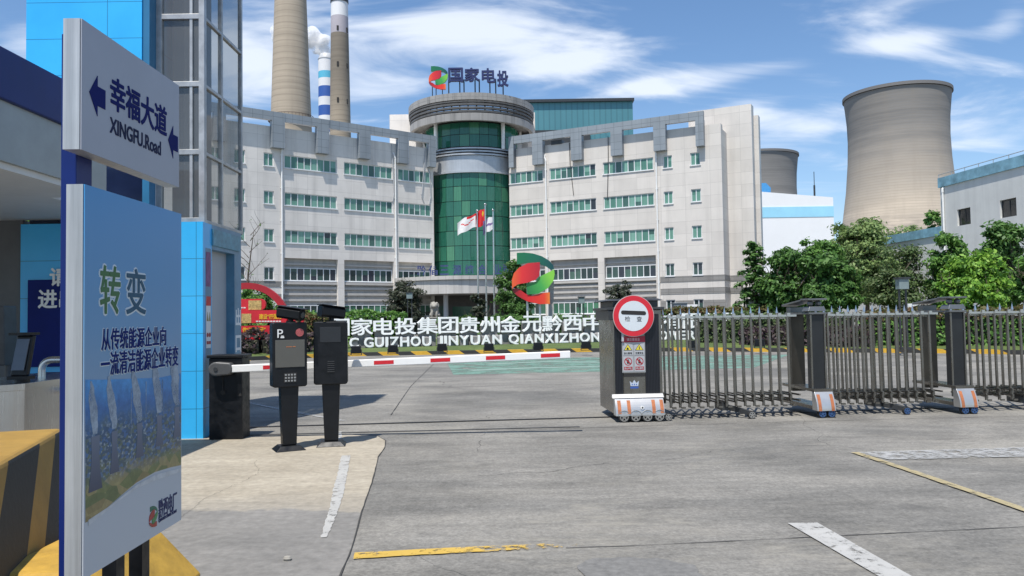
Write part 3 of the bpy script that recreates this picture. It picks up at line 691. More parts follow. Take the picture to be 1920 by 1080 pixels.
# entrance canopy
can = []
for t in np.linspace(0, 1, 15):
    x = -11.6 + 13.0 * t; can.append((x, 77.6 - 4.6 * math.sin(math.pi * (0.08 + 0.84 * t)), 0))
m = MB()
out = [(p[0], p[1], 3.75) for p in can] + [(1.4, 82, 3.75), (-11.6, 81, 3.75)]
m.prism(out, (0, 0, 1.32)); m.prism([(p[0] * 1.0 - 0.0, p[1] - 0.22 if i < 15 else p[1], 5.075) for i, p in enumerate(out)], (0, 0, 0.36))
m.build('canopy', g_wall('canopy tile', (0.5, 0.48, 0.45), 0.75, 6, 0, 1, streak=0.45), bld)
for px in (835.5, 966):
    X = (px - 960) / FPX * 75.6; m = MB(); m.tube((X, 75.6, 0), (X, 75.6, 3.75), 0.24, n=16); m.build('column', pale_grey, bld, smooth=40)
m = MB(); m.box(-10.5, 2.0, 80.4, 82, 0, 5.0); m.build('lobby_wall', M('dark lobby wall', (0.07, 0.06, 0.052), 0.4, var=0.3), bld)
m = MB(); m.box(-6.2, -4.2, 80.3, 80.39, 0.6, 2.6); m.box(-3.4, -2.4, 80.3, 80.39, 0.1, 2.7); m.build('lobby_glass', pane_bright, bld)
m = MB()
for x0, n in ((-9.6, 4),):
    for i in range(n): m.box(x0 + i * 0.75, x0 + i * 0.75 + 0.68, 80.32, 80.39, 0.7, 2.7)
m.build('lobby_glass', pane_dark, bld)
m = MB()
for ch, px in zip('黔倡三源综合业司公', (790, 812, 833, 857, 880, 904, 932, 951, 966)):
    X = (px - 960) / FPX * 74.6; m.text(ch, (X - 0.4, 74.6 + 0.0, 5.6), (1, 0, 0), (0, 0, 1), 0.85, 0.95, 0.06, 0.02)
    m.tube((X - 0.2, 74.66, 5.43), (X - 0.2, 74.66, 5.7), 0.02, n=5); m.tube((X + 0.2, 74.66, 5.43), (X + 0.2, 74.66, 5.7), 0.02, n=5)
m.build('lettering', M('faded blue lettering', (0.035, 0.05, 0.15), 0.5, var=0.3), bld)

# four-ribbon emblem, outlines in units of the emblem's height (x right, z up)
_LG = {
    'green_top': [(1033, 60), (1100, 58), (1180, 68), (1260, 95), (1325, 135), (1362, 180), (1368, 215), (1340, 222), (1300, 190), (1250, 172), (1225, 148), (1130, 153), (1050, 166), (1033, 165)],
    'red_top': [(1240, 152), (1130, 160), (1050, 200), (1003, 250), (985, 310), (986, 395), (1000, 375), (1040, 350), (1120, 338), (1200, 312), (1232, 275), (1240, 220)],
    'green_low': [(1368, 218), (1372, 262), (1360, 322), (1310, 390), (1220, 440), (1122, 446), (1115, 346), (1200, 328), (1242, 280), (1310, 248), (1350, 228)],
    'red_low': [(987, 398), (1020, 385), (1060, 402), (1118, 445), (1165, 460), (1240, 435), (1325, 428), (1325, 535), (1235, 535), (1120, 508), (1035, 458), (1000, 425)]}
def emblem_mats(H, nm):
    return {'green_top': g_grad('deep green ' + nm, [(0, (0.012, 0.16, 0.06)), (0.55, (0.01, 0.13, 0.075)), (1, (0.008, 0.06, 0.07))], (1, 0, 0), 0.1 * H, 0.8 * H),
            'red_top': g_grad('red ' + nm, [(0, (0.75, 0.12, 0.03)), (0.35, (0.68, 0.03, 0.03)), (1, (0.42, 0.015, 0.03))], (1, 0, 0), 0.0, 0.55 * H),
            'green_low': g_grad('bright green ' + nm, [(0, (0.012, 0.15, 0.05)), (0.6, (0.06, 0.35, 0.07)), (1, (0.22, 0.55, 0.06))], (1, 0, 0.5), 0.35 * H, 1.0 * H),
            'red_low': g_grad('scarlet ' + nm, [(0, (0.3, 0.012, 0.02)), (0.45, (0.66, 0.02, 0.02)), (0.85, (0.72, 0.05, 0.02)), (1, (0.78, 0.2, 0.03))], (1, 0, 0), 0.05 * H, 0.72 * H)}
def emblem(parent, o, H, mats, thick, xd=(1, 0, 0), names=True):
    k = H / 477.0; xd = Vector(xd); o = Vector(o); nd = xd.cross(Vector((0, 0, 1)))
    for i, (nm, pts) in enumerate(_LG.items()):
        m = MB(); sh = [0.0, 0.35, 0.18, 0.05][i] * thick
        m.prism([o + xd * ((x - 985) * k) + Vector((0, 0, (535 - y) * k)) + nd * sh for x, y in pts], nd * thick)
        m.build('ribbon', mats[nm], parent)
# rooftop sign
rs = thing('rooftop_sign', 'navy characters and red green ribbon emblem on posts atop the round tower roof', 'sign', (-8.3, 80.0, 24.4))
o_ = onY(804, 168, 79.7); H = (168 - 123) / FPX * 79.7
m = MB()
for px in (815, 822, 834): X = (px - 960) / FPX * 80.1; m.tube((X, 80.1, 24.1), (X, 80.1, 26.0), 0.05, n=6)
for a, b in ((846, 867), (875, 896), (904, 924), (935, 949)):
    for px in (a, b): X = (px - 960) / FPX * 79.6; m.tube((X, 79.6, 24.1), (X, 79.6, 26.2), 0.07, n=6)
m.build('post', dark_metal, rs)
ee = emblem_mats(H, 'roof emblem')
em = MB()
k = H / 477.0
for i, (nm, pts) in enumerate(_LG.items()):
    e = MB(); e.prism([(o_[0] + (x - 985) * k, o_[1] - i * 0.03, o_[2] + (535 - y) * k) for x, y in pts], (0, 0.3, 0))
    e.v = [(p[0] - o_[0], p[1] - o_[1], p[2] - o_[2]) for p in e.v]
    e.build('ribbon', ee[nm], rs, world=False, loc=Vector(o_) - ORG[rs.name])
for ch, a, b, t, bt, Y in (('国', 841.5, 868, 129, 155, 79.2), ('家', 872, 899, 129, 154, 79.2), ('电', 904, 929, 130, 156, 79.2), ('投', 933, 953, 134, 163, 79.4)):
    p, q, r_ = onY(a, bt, Y), onY(b, bt, Y), onY(a, t, Y); m = MB(); m.text(ch, p, (1, 0, 0), (0, 0, 1), q[0] - p[0], r_[2] - p[2], 0.28, 0.006, fat=0.035); m.build('character', navy_dark, rs)

# ------------------------------------------------------------------ power station behind
def chimney(name, label, px, py, Y, prof, mats, group=None, zmi=None, gallery=None):
    c = onY(px, py, Y); t = thing(name, label, 'chimney', (c[0], Y, 0), 0, group)
    return t, (c[0], Y, 0)
t, c = chimney('chimney', 'broad buff concrete chimney towering over the left wing, tallest of the three', 546, 215, 330, None, None)
m = MB(); rr = lambda z: 8.45 - (z - 88) * 0.034
m.lathe([(rr(z), z) for z in (0, 30, 60, 90, 120, 150, 185)], c, 40); m.build('shaft', chim_mat, t, smooth=40)
m = MB(); m.lathe([(rr(86) + 0.1, 85.5), (rr(86) + 1.1, 86.5), (rr(86) + 1.1, 87.0), (rr(87), 87.0)], c, 40)
for i in range(40):
    a = 2 * math.pi * i / 40; m.tube((c[0] + (rr(86) + 1) * math.cos(a), c[1] + (rr(86) + 1) * math.sin(a), 87), (c[0] + (rr(86) + 1) * math.cos(a), c[1] + (rr(86) + 1) * math.sin(a), 88.6), 0.07, n=4)
m.lathe(ring(rr(86) + 0.93, rr(86) + 1.07, 88.5, 88.65), c, 40, closed=True); m.build('gallery', M('rusty gallery', (0.13, 0.085, 0.06), 0.8, 0.3), t)
t, c = chimney('chimney', 'slim concrete chimney with white and lilac painted top beside the broad one', 638, 215, 400, None, None)
r2 = lambda z: 5.25 - (z - 107) * 0.0155
Zp = lambda y, Y, x=960: onY(x, y, Y)[2]
za, zb, zc = Zp(1, 400), Zp(33, 400, 636), Zp(65, 400, 636)
m = MB(); m.lathe([(r2(z), z) for z in (0, 60, 110, zc)], c, 32); m.build('shaft', chim_mat2, t, smooth=40)
m = MB(); m.lathe([(r2(zc) + 0.02, zc), (r2(zb) + 0.02, zb)], c, 32); m.build('lilac_band', lavender, t, smooth=40)
m = MB(); m.lathe([(r2(zb) + 0.04, zb), (r2(za) + 0.04, za)], c, 32); m.build('white_band', band_white, t, smooth=40)
m = MB(); m.lathe(ring(r2(za) - 0.8, r2(za) + 0.35, za, za + 1.6), c, 32, closed=True); m.build('rim', dark_metal, t, smooth=40)
m = MB()
for py in (58, 125, 192):
    z = Zp(py, 400, 636); m.box(c[0] - 0.5, c[0] + 0.5, c[1] - r2(z) - 0.25, c[1] - r2(z) + 1, z - 1.2, z + 1.2)
    m.box(c[0] + 4.0, c[0] + 4.6, c[1] - r2(z) + 2.0, c[1] - 1, z - 1.6, z + 0.8)
m.build('vent_opening', rubber, t)
t, c = chimney('chimney', 'short chimney banded white, cyan and blue with white smoke, half hidden', 612.5, 215, 450, None, None)
r3 = 4.65
ys = [112, 136, 149, 164, 184, 200, 219, 234, 250, 268]
for i, (a, b) in enumerate(zip(ys[:-1], ys[1:])):
    mt = [band_white, band_cyan, band_white, band_blue, band_white, band_blue, band_white, band_blue, band_white][i]
    m = MB(); m.lathe([(r3, Zp(b, 450, 610)), (r3, Zp(a, 450, 610))], c, 28); m.build('painted_band', mt, t, smooth=40)
m = MB(); m.lathe([(r3, 0), (r3, Zp(268, 450, 610))], c, 28); m.build('shaft', band_white, t, smooth=40)
zt = Zp(112, 450, 610)
m = MB(); m.lathe([(r3 + 0.2, zt - 0.2), (r3 + 0.2, zt), (r3 - 1.2, zt + 3.0), (r3 - 1.4, zt + 3.2), (0.5, zt + 3.2)], c, 28); m.build('cap', M('grey chimney cap', (0.45, 0.46, 0.47), 0.5), t, smooth=40)
# smoke
rnd = random.Random(5); m = MB()
pl = [(607, 100, 2.2), (602, 95, 3.2), (606, 88, 3.8), (598, 84, 4.4), (604, 78, 4.0), (592, 76, 4.8), (597, 70, 3.6), (584, 72, 5.2), (588, 66, 3.8), (574, 74, 6.0), (577, 66, 4.2), (560, 72, 6.4), (545, 66, 6.5), (530, 62, 6.0)]
for (px, py, r) in pl:
    p = onY(px, py, 452); 
    for _ in range(7): m.ball((p[0] + rnd.uniform(-1, 1) * r * 0.7, p[1] + rnd.uniform(-2, 2), p[2] + rnd.uniform(-1, 1) * r * 0.7), r * rnd.uniform(0.35, 0.7), 12)
gm = NG('white steam'); gm.t.nodes.remove(gm.p); pv = gm.n('VolumePrincipled'); pv.inputs['Color'].default_value = (0.97, 0.97, 0.97, 1); pv.inputs['Anisotropy'].default_value = 0.2
gm.l(gm.ramp(gm.noise(0.16, 6, 0.65), [(0.36, 0.0), (0.62, 1.0)]), pv.inputs['Density']); gm.l(pv.outputs[0], gm.out.inputs['Volume'])
so = m.build('smoke', gm.m, smooth=180); tag(so, kind='stuff'); rmd = so.modifiers.new('r', 'REMESH'); rmd.mode = 'VOXEL'; rmd.voxel_size = 0.8
# cooling towers
def cooling(px, py_top, Y, label, mat_, sc_=1.0):
    c = onY(px, py_top, Y); t = thing('cooling_tower', label, 'cooling tower', (c[0], Y, 0)); c = (c[0], Y, 0); H = onY(px, py_top, Y)[2]
    k = H / 121.0
    pr = [(47, 7), (42.5, 18), (37.2, 36), (33.0, 52), (30.6, 68), (29.1, 84), (28.6, 96), (28.9, 106), (29.7, 114), (30.3, 119)]
    pr = [(r * sc_, z * k) for r, z in pr]
    m = MB(); m.lathe(pr + [(pr[-1][0] - 1.0, pr[-1][1]), (pr[-2][0] - 1.2, pr[-2][1]), (28 * sc_, 90 * k)], c, 96); m.build('shell', mat_, t, smooth=40)
    m = MB(); m.lathe(ring(pr[-1][0] - 1.2, pr[-1][0] + 0.7, H - 1.7 * k, H), c, 96, closed=True)
    m.build('rim', M('dark rim concrete', (0.17, 0.165, 0.16), 0.8), t, smooth=40)
    m = MB()
    for i in range(40):
        for s in (-1, 1):
            a = 2 * math.pi * i / 40; b = a + s * math.pi / 40
            m.tube((c[0] + 49 * sc_ * math.cos(a), c[1] + 49 * sc_ * math.sin(a), 0), (c[0] + 47 * sc_ * math.cos(b), c[1] + 47 * sc_ * math.sin(b), 7.2 * k), 0.5, n=6)
    m.build('leg_ring', tower_mat_far, t); return t
cooling(1680.5, 178, 430, 'large buff cooling tower rising over the trees at right, grey stained top', tower_mat, 0.90)
cooling(1419, 294, 600, 'smaller distant grey cooling tower half hidden behind the office block end', tower_mat_far)
# boiler house
t = thing('boiler_house', 'tall teal corrugated boiler house behind the office roof', 'industrial building', (11, 150, 0))
p0, p1 = onY(975, 186, 150), onY(1186, 189, 150)
m = MB(); m.box(p0[0], p1[0], 150, 185, 8, 43.2); m.build('wall', teal, t)
m = MB(); m.box(p0[0] - 0.6, p1[0] + 0.25, 149.4, 186, 43.2, 43.75); m.build('roof', dark_metal, t)
m = MB(); m.box(p0[0] + 2, p1[0] - 8.5, 149.2, 149.95, 34.0, 37.6); m.build('louvre', M('dark louvre', (0.03, 0.035, 0.04), 0.7), t)
m = MB(); m.box(p0[0], p1[0], 149.9, 185, 0, 7.9); m.build('base_wall', bpy.data.materials['dark louvre'], t)
# white shed
t = thing('white_shed', 'bright white factory shed with pale blue stripe beside the office block', 'industrial building', (48, 130, 0))
a, b = onY(1395, 357, 130), onY(1562, 370, 130)
m = MB(); m.prism([(a[0], 130, 0), (b[0], 130, 0), (b[0], 130, b[2]), (a[0], 130, a[2] )], (0, 40, 0)); m.build('wall', M('white sheet cladding', (0.8, 0.8, 0.79), 0.5, var=0.04, scale=0.2), t)
z0, z1 = Zp(407, 130, 1500), Zp(387.5, 130, 1500)
m = MB(); m.box(a[0], b[0] + 0.03, 129.94, 131, z0, z1); m.build('stripe', M('pale blue stripe', (0.33, 0.66, 0.82), 0.5, var=0.1, scale=0.3), t)
m = MB(); p = onY(1445, 343, 150); q = onY(1400, 362, 150)
m.prism([(q[0], 150, 15), (p[0] - 0.6, 150, 15), (p[0], 150, (p[2] + q[2]) / 2), (p[0] - 0.9, 150, p[2]), (q[0], 150, p[2])], (0, 6, 0))
solo('conveyor_hood', m, M('bright blue sheet metal', (0.05, 0.24, 0.5), 0.5), 'bright blue sheet metal hood peeping over the white shed roof', 'industrial hood', (p[0] - 2, 150, 0))
p = onY(1526, 322, 170); m = MB(); m.tube((p[0], 170, 0), (p[0], 170, p[2] - 3), 0.2, n=6); m.tube((p[0], 170, p[2] - 3.0), (p[0], 170, p[2]), 0.08, n=5)
solo('lightning_mast', m, dark_metal, 'thin dark mast between the white shed and the large cooling tower', 'mast', (p[0], 170, 0))
# grey plaster building at right
t = thing('plaster_building', 'grey plastered building with faded blue coping and small windows at right', 'building', (37, 56, 0))
XS = lambda y: 33.5 + (60 - y) * 0.09
ang = math.atan2(-(XS(44) - XS(60)), 16) ; 
PG = (XS(60), 60.0, 0.0); ag = math.atan2(-16, XS(44) - XS(60))   # local x runs from Y=60 towards the camera
m = MB(); gw = []
for px, pt_, pb in ((1800, 393, 420), (1881, 377, 406)):
    w0, w1 = [u_px(x_, PG, (math.cos(ag), math.sin(ag))) for x_ in (px, px + (25 if px < 1850 else 31))]
    zc = EYE + (580 - (pt_ + pb) / 2) / FPX * (60 - w0 - 0.5); gw.append((w0, w1, zc - 0.62, zc + 0.62))
gw += [(b + 2.6, b + 2.6 + 1.6, c, d) for a, b, c, d in gw[1:]] 
facade(m, 0, 20, 0, 11.0, [g_ + (0.2,) for g_ in gw]); m.quad((0, 0, 0), (0, 12, 0), (0, 12, 11), (0, 0, 11)); m.box(0.01, 20, 0.3, 12, 0, 10.9)
m.build('wall', plaster, t, world=False, loc=Vector(PG) - ORG[t.name], rz=ag)
for a, b, c, d in gw:
    f = MB(); f.box(a, b, 0.14, 0.19, c, c + 0.06); f.box(a, b, 0.14, 0.19, d - 0.06, d)
    for x_ in (a, (a + b) / 2 - 0.03, b - 0.06): f.box(x_, x_ + 0.06, 0.142, 0.188, c + 0.06, d - 0.06)
    wf = f.build('window', dark_metal, t, world=False, loc=Vector(PG) - ORG[t.name], rz=ag)
    f = MB(); f.quad((a, 0.17, c), (b, 0.17, c), (b, 0.17, d), (a, 0.17, d)); f.build('pane', dark_glass, wf, world=False)
m = MB(); m.box(-0.1, 20.1, -0.12, 12.1, 11.0, 11.75); m.build('coping', faded_blue, t, world=False, loc=Vector(PG) - ORG[t.name], rz=ag)
m = MB(); m.tube((0.45, -0.12, 0), (0.45, -0.12, 10.6), 0.07, n=8); m.path([(0.45, -0.12, 10.55), (0.45, -0.12, 10.8), (0.45, 0.0, 10.95)], 0.09, 8); m.build('downpipe', white_paint, t, world=False, loc=Vector(PG) - ORG[t.name], rz=ag)
m = MB(); m.tube((-0.05, -0.08, 12.0), (20, -0.08, 12.0), 0.03, n=5)
for x_ in np.arange(0, 20, 1.5): m.tube((x_, -0.08, 11.7), (x_, -0.08, 12.02), 0.025, n=5)
m.build('roof_railing', galv, t, world=False, loc=Vector(PG) - ORG[t.name], rz=ag)
m = MB(); m.box(-17, -0.02, 0.05, 8, 0, 7.3); m.build('low_wall', plaster, t, world=False, loc=Vector(PG) - ORG[t.name], rz=ag)
m = MB(); m.box(-17.1, -0.02, -0.06, 8.1, 7.3, 8.0); m.build('coping', faded_blue, t, world=False, loc=Vector(PG) - ORG[t.name], rz=ag)

# ------------------------------------------------------------------ gatehouse at left
gh = thing('gatehouse', 'sky blue and navy gatehouse with glazed steel tower and flat canopy', 'gatehouse', (-5.2, 9.9, 0))
XC = -3.96                                # right face of the tower
m = MB(); m.box(-6.3, XC, 9.9, 9.98, 0.0, 2.78); m.box(-6.3, XC - 0.002, 9.98, 10.2, 0.0, 2.775)
m.build('cladding', sky_blue, gh)
# right face of the pier: frame round a pale grey recessed panel
rb = M('dull blue panel', (0.10, 0.24, 0.36), 0.35, var=0.3, scale=2.5)  # darker, greyer blue than the front cladding
m = MB(); m.box(-4.6, XC - 0.001, 10.2, 11.3, 0.0, 0.62); m.box(-4.6, XC - 0.001, 10.2, 11.3, 2.45, 2.774)
m.box(-4.6, XC - 0.001, 9.985, 10.17, 0.62, 2.45); m.box(-4.6, XC - 0.001, 11.03, 11.3, 0.62, 2.45); m.build('side_frame', rb, gh)
m = MB(); m.box(-4.6, XC - 0.12, 10.17, 11.03, 0.62, 2.45); m.build('side_panel', pale_grey, gh)
m = MB(); m.box(XC, XC + 0.003, 10.0, 10.15, 1.95, 2.4); m.build('notice', M('faded magenta notice', (0.24, 0.09, 0.22), 0.5, var=0.5, scale=9), gh)
m = MB(); m.box(XC, XC + 0.003, 10.0, 10.15, 1.15, 1.82); m.mi = 1; m.box(XC + 0.003, XC + 0.005, 10.0, 10.15, 1.7, 1.82); m.mi = 2
for y in (10.015, 10.085):
    m.prism([(XC + 0.003, y, 1.5), (XC + 0.003, y + 0.055, 1.5), (XC + 0.003, y + 0.0275, 1.62)], (0.003, 0, 0)); 
m.mi = 3
for y in (10.045, 10.115): m.tube((XC + 0.003, y - 0.002, 1.32), (XC + 0.006, y - 0.002, 1.32), 0.03, n=12); m.box(XC + 0.003, XC + 0.006, y - 0.03, y + 0.028, 1.2, 1.24)
m.build('warning_notice', [white_paint, red_paint, M('khaki sign print', (0.3, 0.26, 0.1), 0.5), dark_red], gh)
m = MB(); m.text('出', (XC + 0.0, 11.06, 1.42), (0, 1, 0), (0, 0, 1), 0.22, 0.26, 0.004, 0.03); m.build('lettering', white_paint, gh); m = MB(); m.text('口', (XC + 0.0, 11.06, 1.05), (0, 1, 0), (0, 0, 1), 0.22, 0.24, 0.004, 0.03); m.build('lettering', white_paint, gh)
m = MB(); m.box(XC + 0.0, XC + 0.02, 10.2, 11.2, 2.5, 2.72); m.build('name_strip', M('teal sign strip', (0.09, 0.27, 0.36), 0.4, var=0.4, scale=8), gh)
# upper blue volume
m = MB(); m.box(-6.25, -4.75, 9.9, 11.6, 3.95, 9.2); m.build('upper_volume', sky_blue, gh)
m = MB(); m.box(-4.749, -4.66, 9.92, 10.1, 2.8, 9.2); m.build('shaded_side', M('shaded side blue', (0.03, 0.16, 0.3), 0.35, var=0.1), gh)  # darker slab paints in the shaded right side of the blue volume
m = MB(); m.box(-6.25, -4.75, 10.0, 10.1, 2.78, 3.95); m.build('lower_glazing', navy_glass, gh)
# glazed steel tower
XT = -4.02
m = MB(); FR = 0.075
for x in (-4.66, XT - 0.075): m.box(x, x + 0.075, 10.1, 10.18, 2.78, 9.2)
m.box(-4.22, -4.18, 10.11, 10.16, 2.78, 9.2)
for y in (10.72, 11.51): m.box(XT - 0.055, XT, y, y + 0.05, 2.78, 9.2)
for z in np.arange(2.79, 9.2, 0.905):
    m.box(-4.66, XT - 0.003, 10.103, 10.175, z, z + 0.07); m.box(XT - 0.055, XT - 0.003, 10.18, 11.55, z + 0.002, z + 0.045)
m.box(-4.66, XT, 10.1, 11.6, 9.2, 9.3); m.build('steel_frame', M('weathered steel frame', (0.46, 0.455, 0.44), 0.4, 0.5, var=0.3, scale=6), gh, bevel=0.004)
gg = NG('tinted tower glass'); gg.col((0.17, 0.175, 0.175)); gg.set(0.04, spec=1.0)
tr = gg.n('BsdfTransparent'); tr.inputs[0].default_value = (0.75, 0.78, 0.78, 1); ms = gg.n('MixShader'); ms.inputs[0].default_value = 0.5
gg.l(tr.outputs[0], ms.inputs[1]); gg.l(gg.p.outputs[0], ms.inputs[2]); gg.l(ms.outputs[0], gg.out.inputs[0])
m = MB(); m.quad((-4.66, 10.14, 2.8), (XT - 0.01, 10.14, 2.8), (XT - 0.01, 10.14, 9.2), (-4.66, 10.14, 9.2)); m.quad((XT - 0.035, 10.15, 2.8), (XT - 0.035, 11.55, 2.8), (XT - 0.035, 11.55, 9.2), (XT - 0.035, 10.15, 9.2))
m.build('tower_glass', gg.m, gh)
m = MB(); m.box(-4.66, -4.5, 10.6, 11.58, 2.8, 9.1); m.box(-4.66, -4.12, 10.3, 11.5, 7.2, 7.26)  # core added behind the glass to block sun, for a solid tower shadow
m.build('sun_block_core', M('grey sun block core', (0.3, 0.305, 0.3), 0.7, var=0.15), gh)
# canopy
m = MB(); m.box(-11, -4.3, 4.0, 8.3, 3.42, 3.86); m.build('fascia', navy, gh, bevel=0.01)
m = MB(); m.box(-11, -4.34, 4.04, 8.26, 2.9, 3.418); m.build('fascia_lower', M('grey metal fascia', (0.30, 0.33, 0.33), 0.35, 0.2, var=0.12), gh)
m = MB(); m.box(-10.9, -4.38, 4.1, 8.2, 2.84, 2.899); m.box(-10.9, -4.9, 8.2, 10.0, 2.84, 2.95); m.build('soffit', shade_white, gh)
# guard office behind the canopy
m = MB(); m.box(-11, -6.62, 10.1, 10.25, 0, 0.95); m.box(-11, -6.3, 10.1, 10.25, 2.55, 2.84); m.box(-6.62, -6.3, 9.95, 10.15, 0, 2.84); m.build('office_wall', M('dark grey frame panel', (0.1, 0.105, 0.11), 0.5), gh)
m = MB(); m.box(-11, -6.62, 10.12, 10.2, 0.95, 1.0)
for x in (-8.6, -7.55, -6.95): m.box(x, x + 0.06, 10.12, 10.2, 1.0, 2.55)
m.box(-11, -6.62, 10.121, 10.2, 1.72, 1.8); m.build('window_frame', dark_metal, gh)
# navy sign on the pier
m = MB(); m.box(-6.18, -4.95, 9.86, 9.899, 0.95, 2.06); sg = m.build('sign_board', M('navy sign board', (0.004, 0.014, 0.14), 0.5, spec=0.15), gh)
m = MB(); p = onY(72, 578, 9.855); q = onY(106, 543, 9.855); m.text('进出', p, (1, 0, 0), (0, 0, 1), 2.05 * (q[0] - p[0]), q[2] - p[2], 0.004, 0.0, fat=0.006); m.build('lettering', white_paint, sg); m = MB()
p = onY(94, 536, 9.855); q = onY(128, 502, 9.855); m.text('请扫码', p, (1, 0, 0), (0, 0, 1), 3.1 * (q[0] - p[0]), q[2] - p[2], 0.004, 0.0, fat=0.006); m.build('lettering', white_paint, sg)
# parcel of greenery seen through the office window is a shrub further back (below)

# ------------------------------------------------------------------ turnstile, face terminal, handrail
tx, ty = -4.45, 6.5
t = thing('turnstile', 'stainless turnstile cabinet with rounded end under the gatehouse canopy', 'turnstile', (-4.6, 7.2, 0))
m = MB(); n_ = 14
pf = [(-4.95, 6.45), (-4.95, 8.2), (-4.22, 8.2), (-4.22, 6.75)] + [(-4.585 + 0.365 * math.cos(a), 6.75 - 0.3 * math.sin(a)) for a in np.linspace(0.15, math.pi - 0.1, 10)]
m.prism([(x, y, 0.0) for x, y in pf], (0, 0, 0.93)); m.build('cabinet', steel, t, bevel=0.012)
m = MB(); m.prism([(-4.585 + (x + 4.585) * 1.03, 7.3 + (y - 7.3) * 1.02, 0.932) for x, y in pf], (0, 0, 0.055)); m.build('lid', steel, t, bevel=0.015)
m = MB(); m.box(-4.72, -4.38, 6.42, 6.5, 0.56, 0.68); m.build('reader', rubber, t, bevel=0.01)
p0, p1 = onY(22, 714, 6.75), onY(60, 634, 6.75)
t = thing('face_terminal', 'black tilted face recognition terminal standing on the stainless turnstile', 'terminal', (-4.35, 6.8, 0.99))
m = MB(); xa, xb = p0[0], p1[0]
m.hexa([(xa, 6.72, 1.05), (xb - 0.02, 6.7, 1.05), (xb - 0.02, 6.76, 1.05), (xa, 6.78, 1.05)], [(xa + 0.025, 6.78, 1.40), (xb, 6.76, 1.40), (xb, 6.82, 1.40), (xa + 0.025, 6.84, 1.40)]); m.build('body', black_metal, t, bevel=0.012)
m = MB(); m.hexa([(xa + 0.02, 6.707, 1.10), (xb - 0.035, 6.69, 1.10), (xb - 0.035, 6.70, 1.10), (xa + 0.02, 6.717, 1.10)], [(xa + 0.04, 6.757, 1.37), (xb - 0.015, 6.74, 1.37), (xb - 0.015, 6.75, 1.37), (xa + 0.04, 6.767, 1.37)]); m.build('screen', M('grey terminal screen', (0.09, 0.1, 0.12), 0.1), t)
m = MB(); m.box(xa - 0.0, xb + 0.015, 6.7, 6.84, 1.402, 1.425); m.build('hood', black_metal, t)
m = MB(); m.box(xa - 0.005, xb - 0.0, 6.69, 6.8, 1.02, 1.048); m.tube(((xa + xb) / 2, 6.76, 0.99), ((xa + xb) / 2, 6.76, 1.02), 0.06, n=12); m.build('foot', black_metal, t)
q = onY(16, 600, 7.6); t = thing('face_terminal', 'slim dark terminal seen edge-on behind the tilted face terminal', 'terminal', (q[0], 7.6, 0.99))
m = MB(); m.hexa([(q[0] - 0.03, 7.5, 1.1), (q[0] + 0.03, 7.5, 1.1), (q[0] + 0.03, 7.7, 1.1), (q[0] - 0.03, 7.7, 1.1)], [(q[0] - 0.035, 7.5, 1.68), (q[0] + 0.015, 7.5, 1.68), (q[0] + 0.015, 7.7, 1.68), (q[0] - 0.035, 7.7, 1.68)]); m.build('body', dark_metal, t, bevel=0.01)
m = MB(); m.tube((q[0], 7.6, 0.99), (q[0], 7.6, 1.1), 0.03, n=10); m.build('stem', dark_metal, t)
t = thing('handrail', 'bent stainless tube handrail beside the turnstile', 'handrail', (-4.35, 7.7, 0))
m = MB(); a = onY(78, 760, 7.5); ar_ = []
for k in np.linspace(0, math.pi / 2, 6): ar_.append((a[0] + 0.1 - 0.1 * math.cos(k), 7.5, 1.05 + 0.1 * math.sin(k)))
m.path([(a[0], 7.5, 0.0), (a[0], 7.5, 1.0)] + ar_ + [(a[0] + 0.6, 7.5, 1.15)], 0.034, 12); m.build('rail', steel, t, smooth=60)
m = MB(); m.tube((a[0] + 0.1, 7.52, 0.0), (a[0] + 0.1, 7.52, 0.83), 0.03, n=12); m.tube((a[0] + 0.07, 7.52, 0.85), (a[0] + 0.6, 7.52, 0.85), 0.03, n=12); m.build('middle_rail', steel, t, smooth=60)

# ------------------------------------------------------------------ concrete crash barriers
m = MB(); dv = Vector((-0.13, 0.99)); nv = Vector((0.99, 0.13))
p = onZ(100, 812, 0.8); q = onZ(0, 868, 0.8); A_ = Vector((q[0], q[1])); B_ = Vector((p[0], p[1])); dv = (B_ - A_).normalized(); nv = Vector((dv.y, -dv.x))
def cpt(s, o, z): v = A_ + dv * s + nv * o; return (v.x, v.y, z)
L0, L1 = -2.2, (B_ - A_).length + 0.25
m.hexa([cpt(L0, 0.16, 0.008), cpt(L1, 0.16, 0.008), cpt(L1, -0.8, 0.008), cpt(L0, -0.8, 0.008)], [cpt(L0, 0.0, 0.8), cpt(L1, 0.0, 0.8), cpt(L1, -0.62, 0.8), cpt(L0, -0.62, 0.8)])
solo('crash_barrier', m, hazard_mat, 'tall concrete crash barrier with slanting black and yellow stripes beside the billboard', 'crash barrier', (cpt(0.5, -0.3, 0)[0], cpt(0.5, -0.3, 0)[1], 0.008), bevel=0.03, seg=3)
m = MB(); c0, c1 = onY(365, 1076, 4.5), onY(304, 1008, 4.6)
m.hexa([(-2.7, 3.45, 0.008), (c0[0], 3.5, 0.008), (c0[0], 4.62, 0.008), (-2.7, 4.9, 0.008)], [(-2.55, 3.75, 0.3), (c1[0] - 0.01, 3.8, 0.3), (c1[0], 4.55, 0.3), (-2.55, 4.75, 0.3)])
solo('concrete_plinth', m, M('worn yellow concrete', (0.42, 0.25, 0.035), 0.7, var=0.35, scale=6, bump=0.3), 'low yellow painted concrete plinth with sloping end under the billboard', 'plinth', (-2.1, 4.1, 0.008), bevel=0.02)

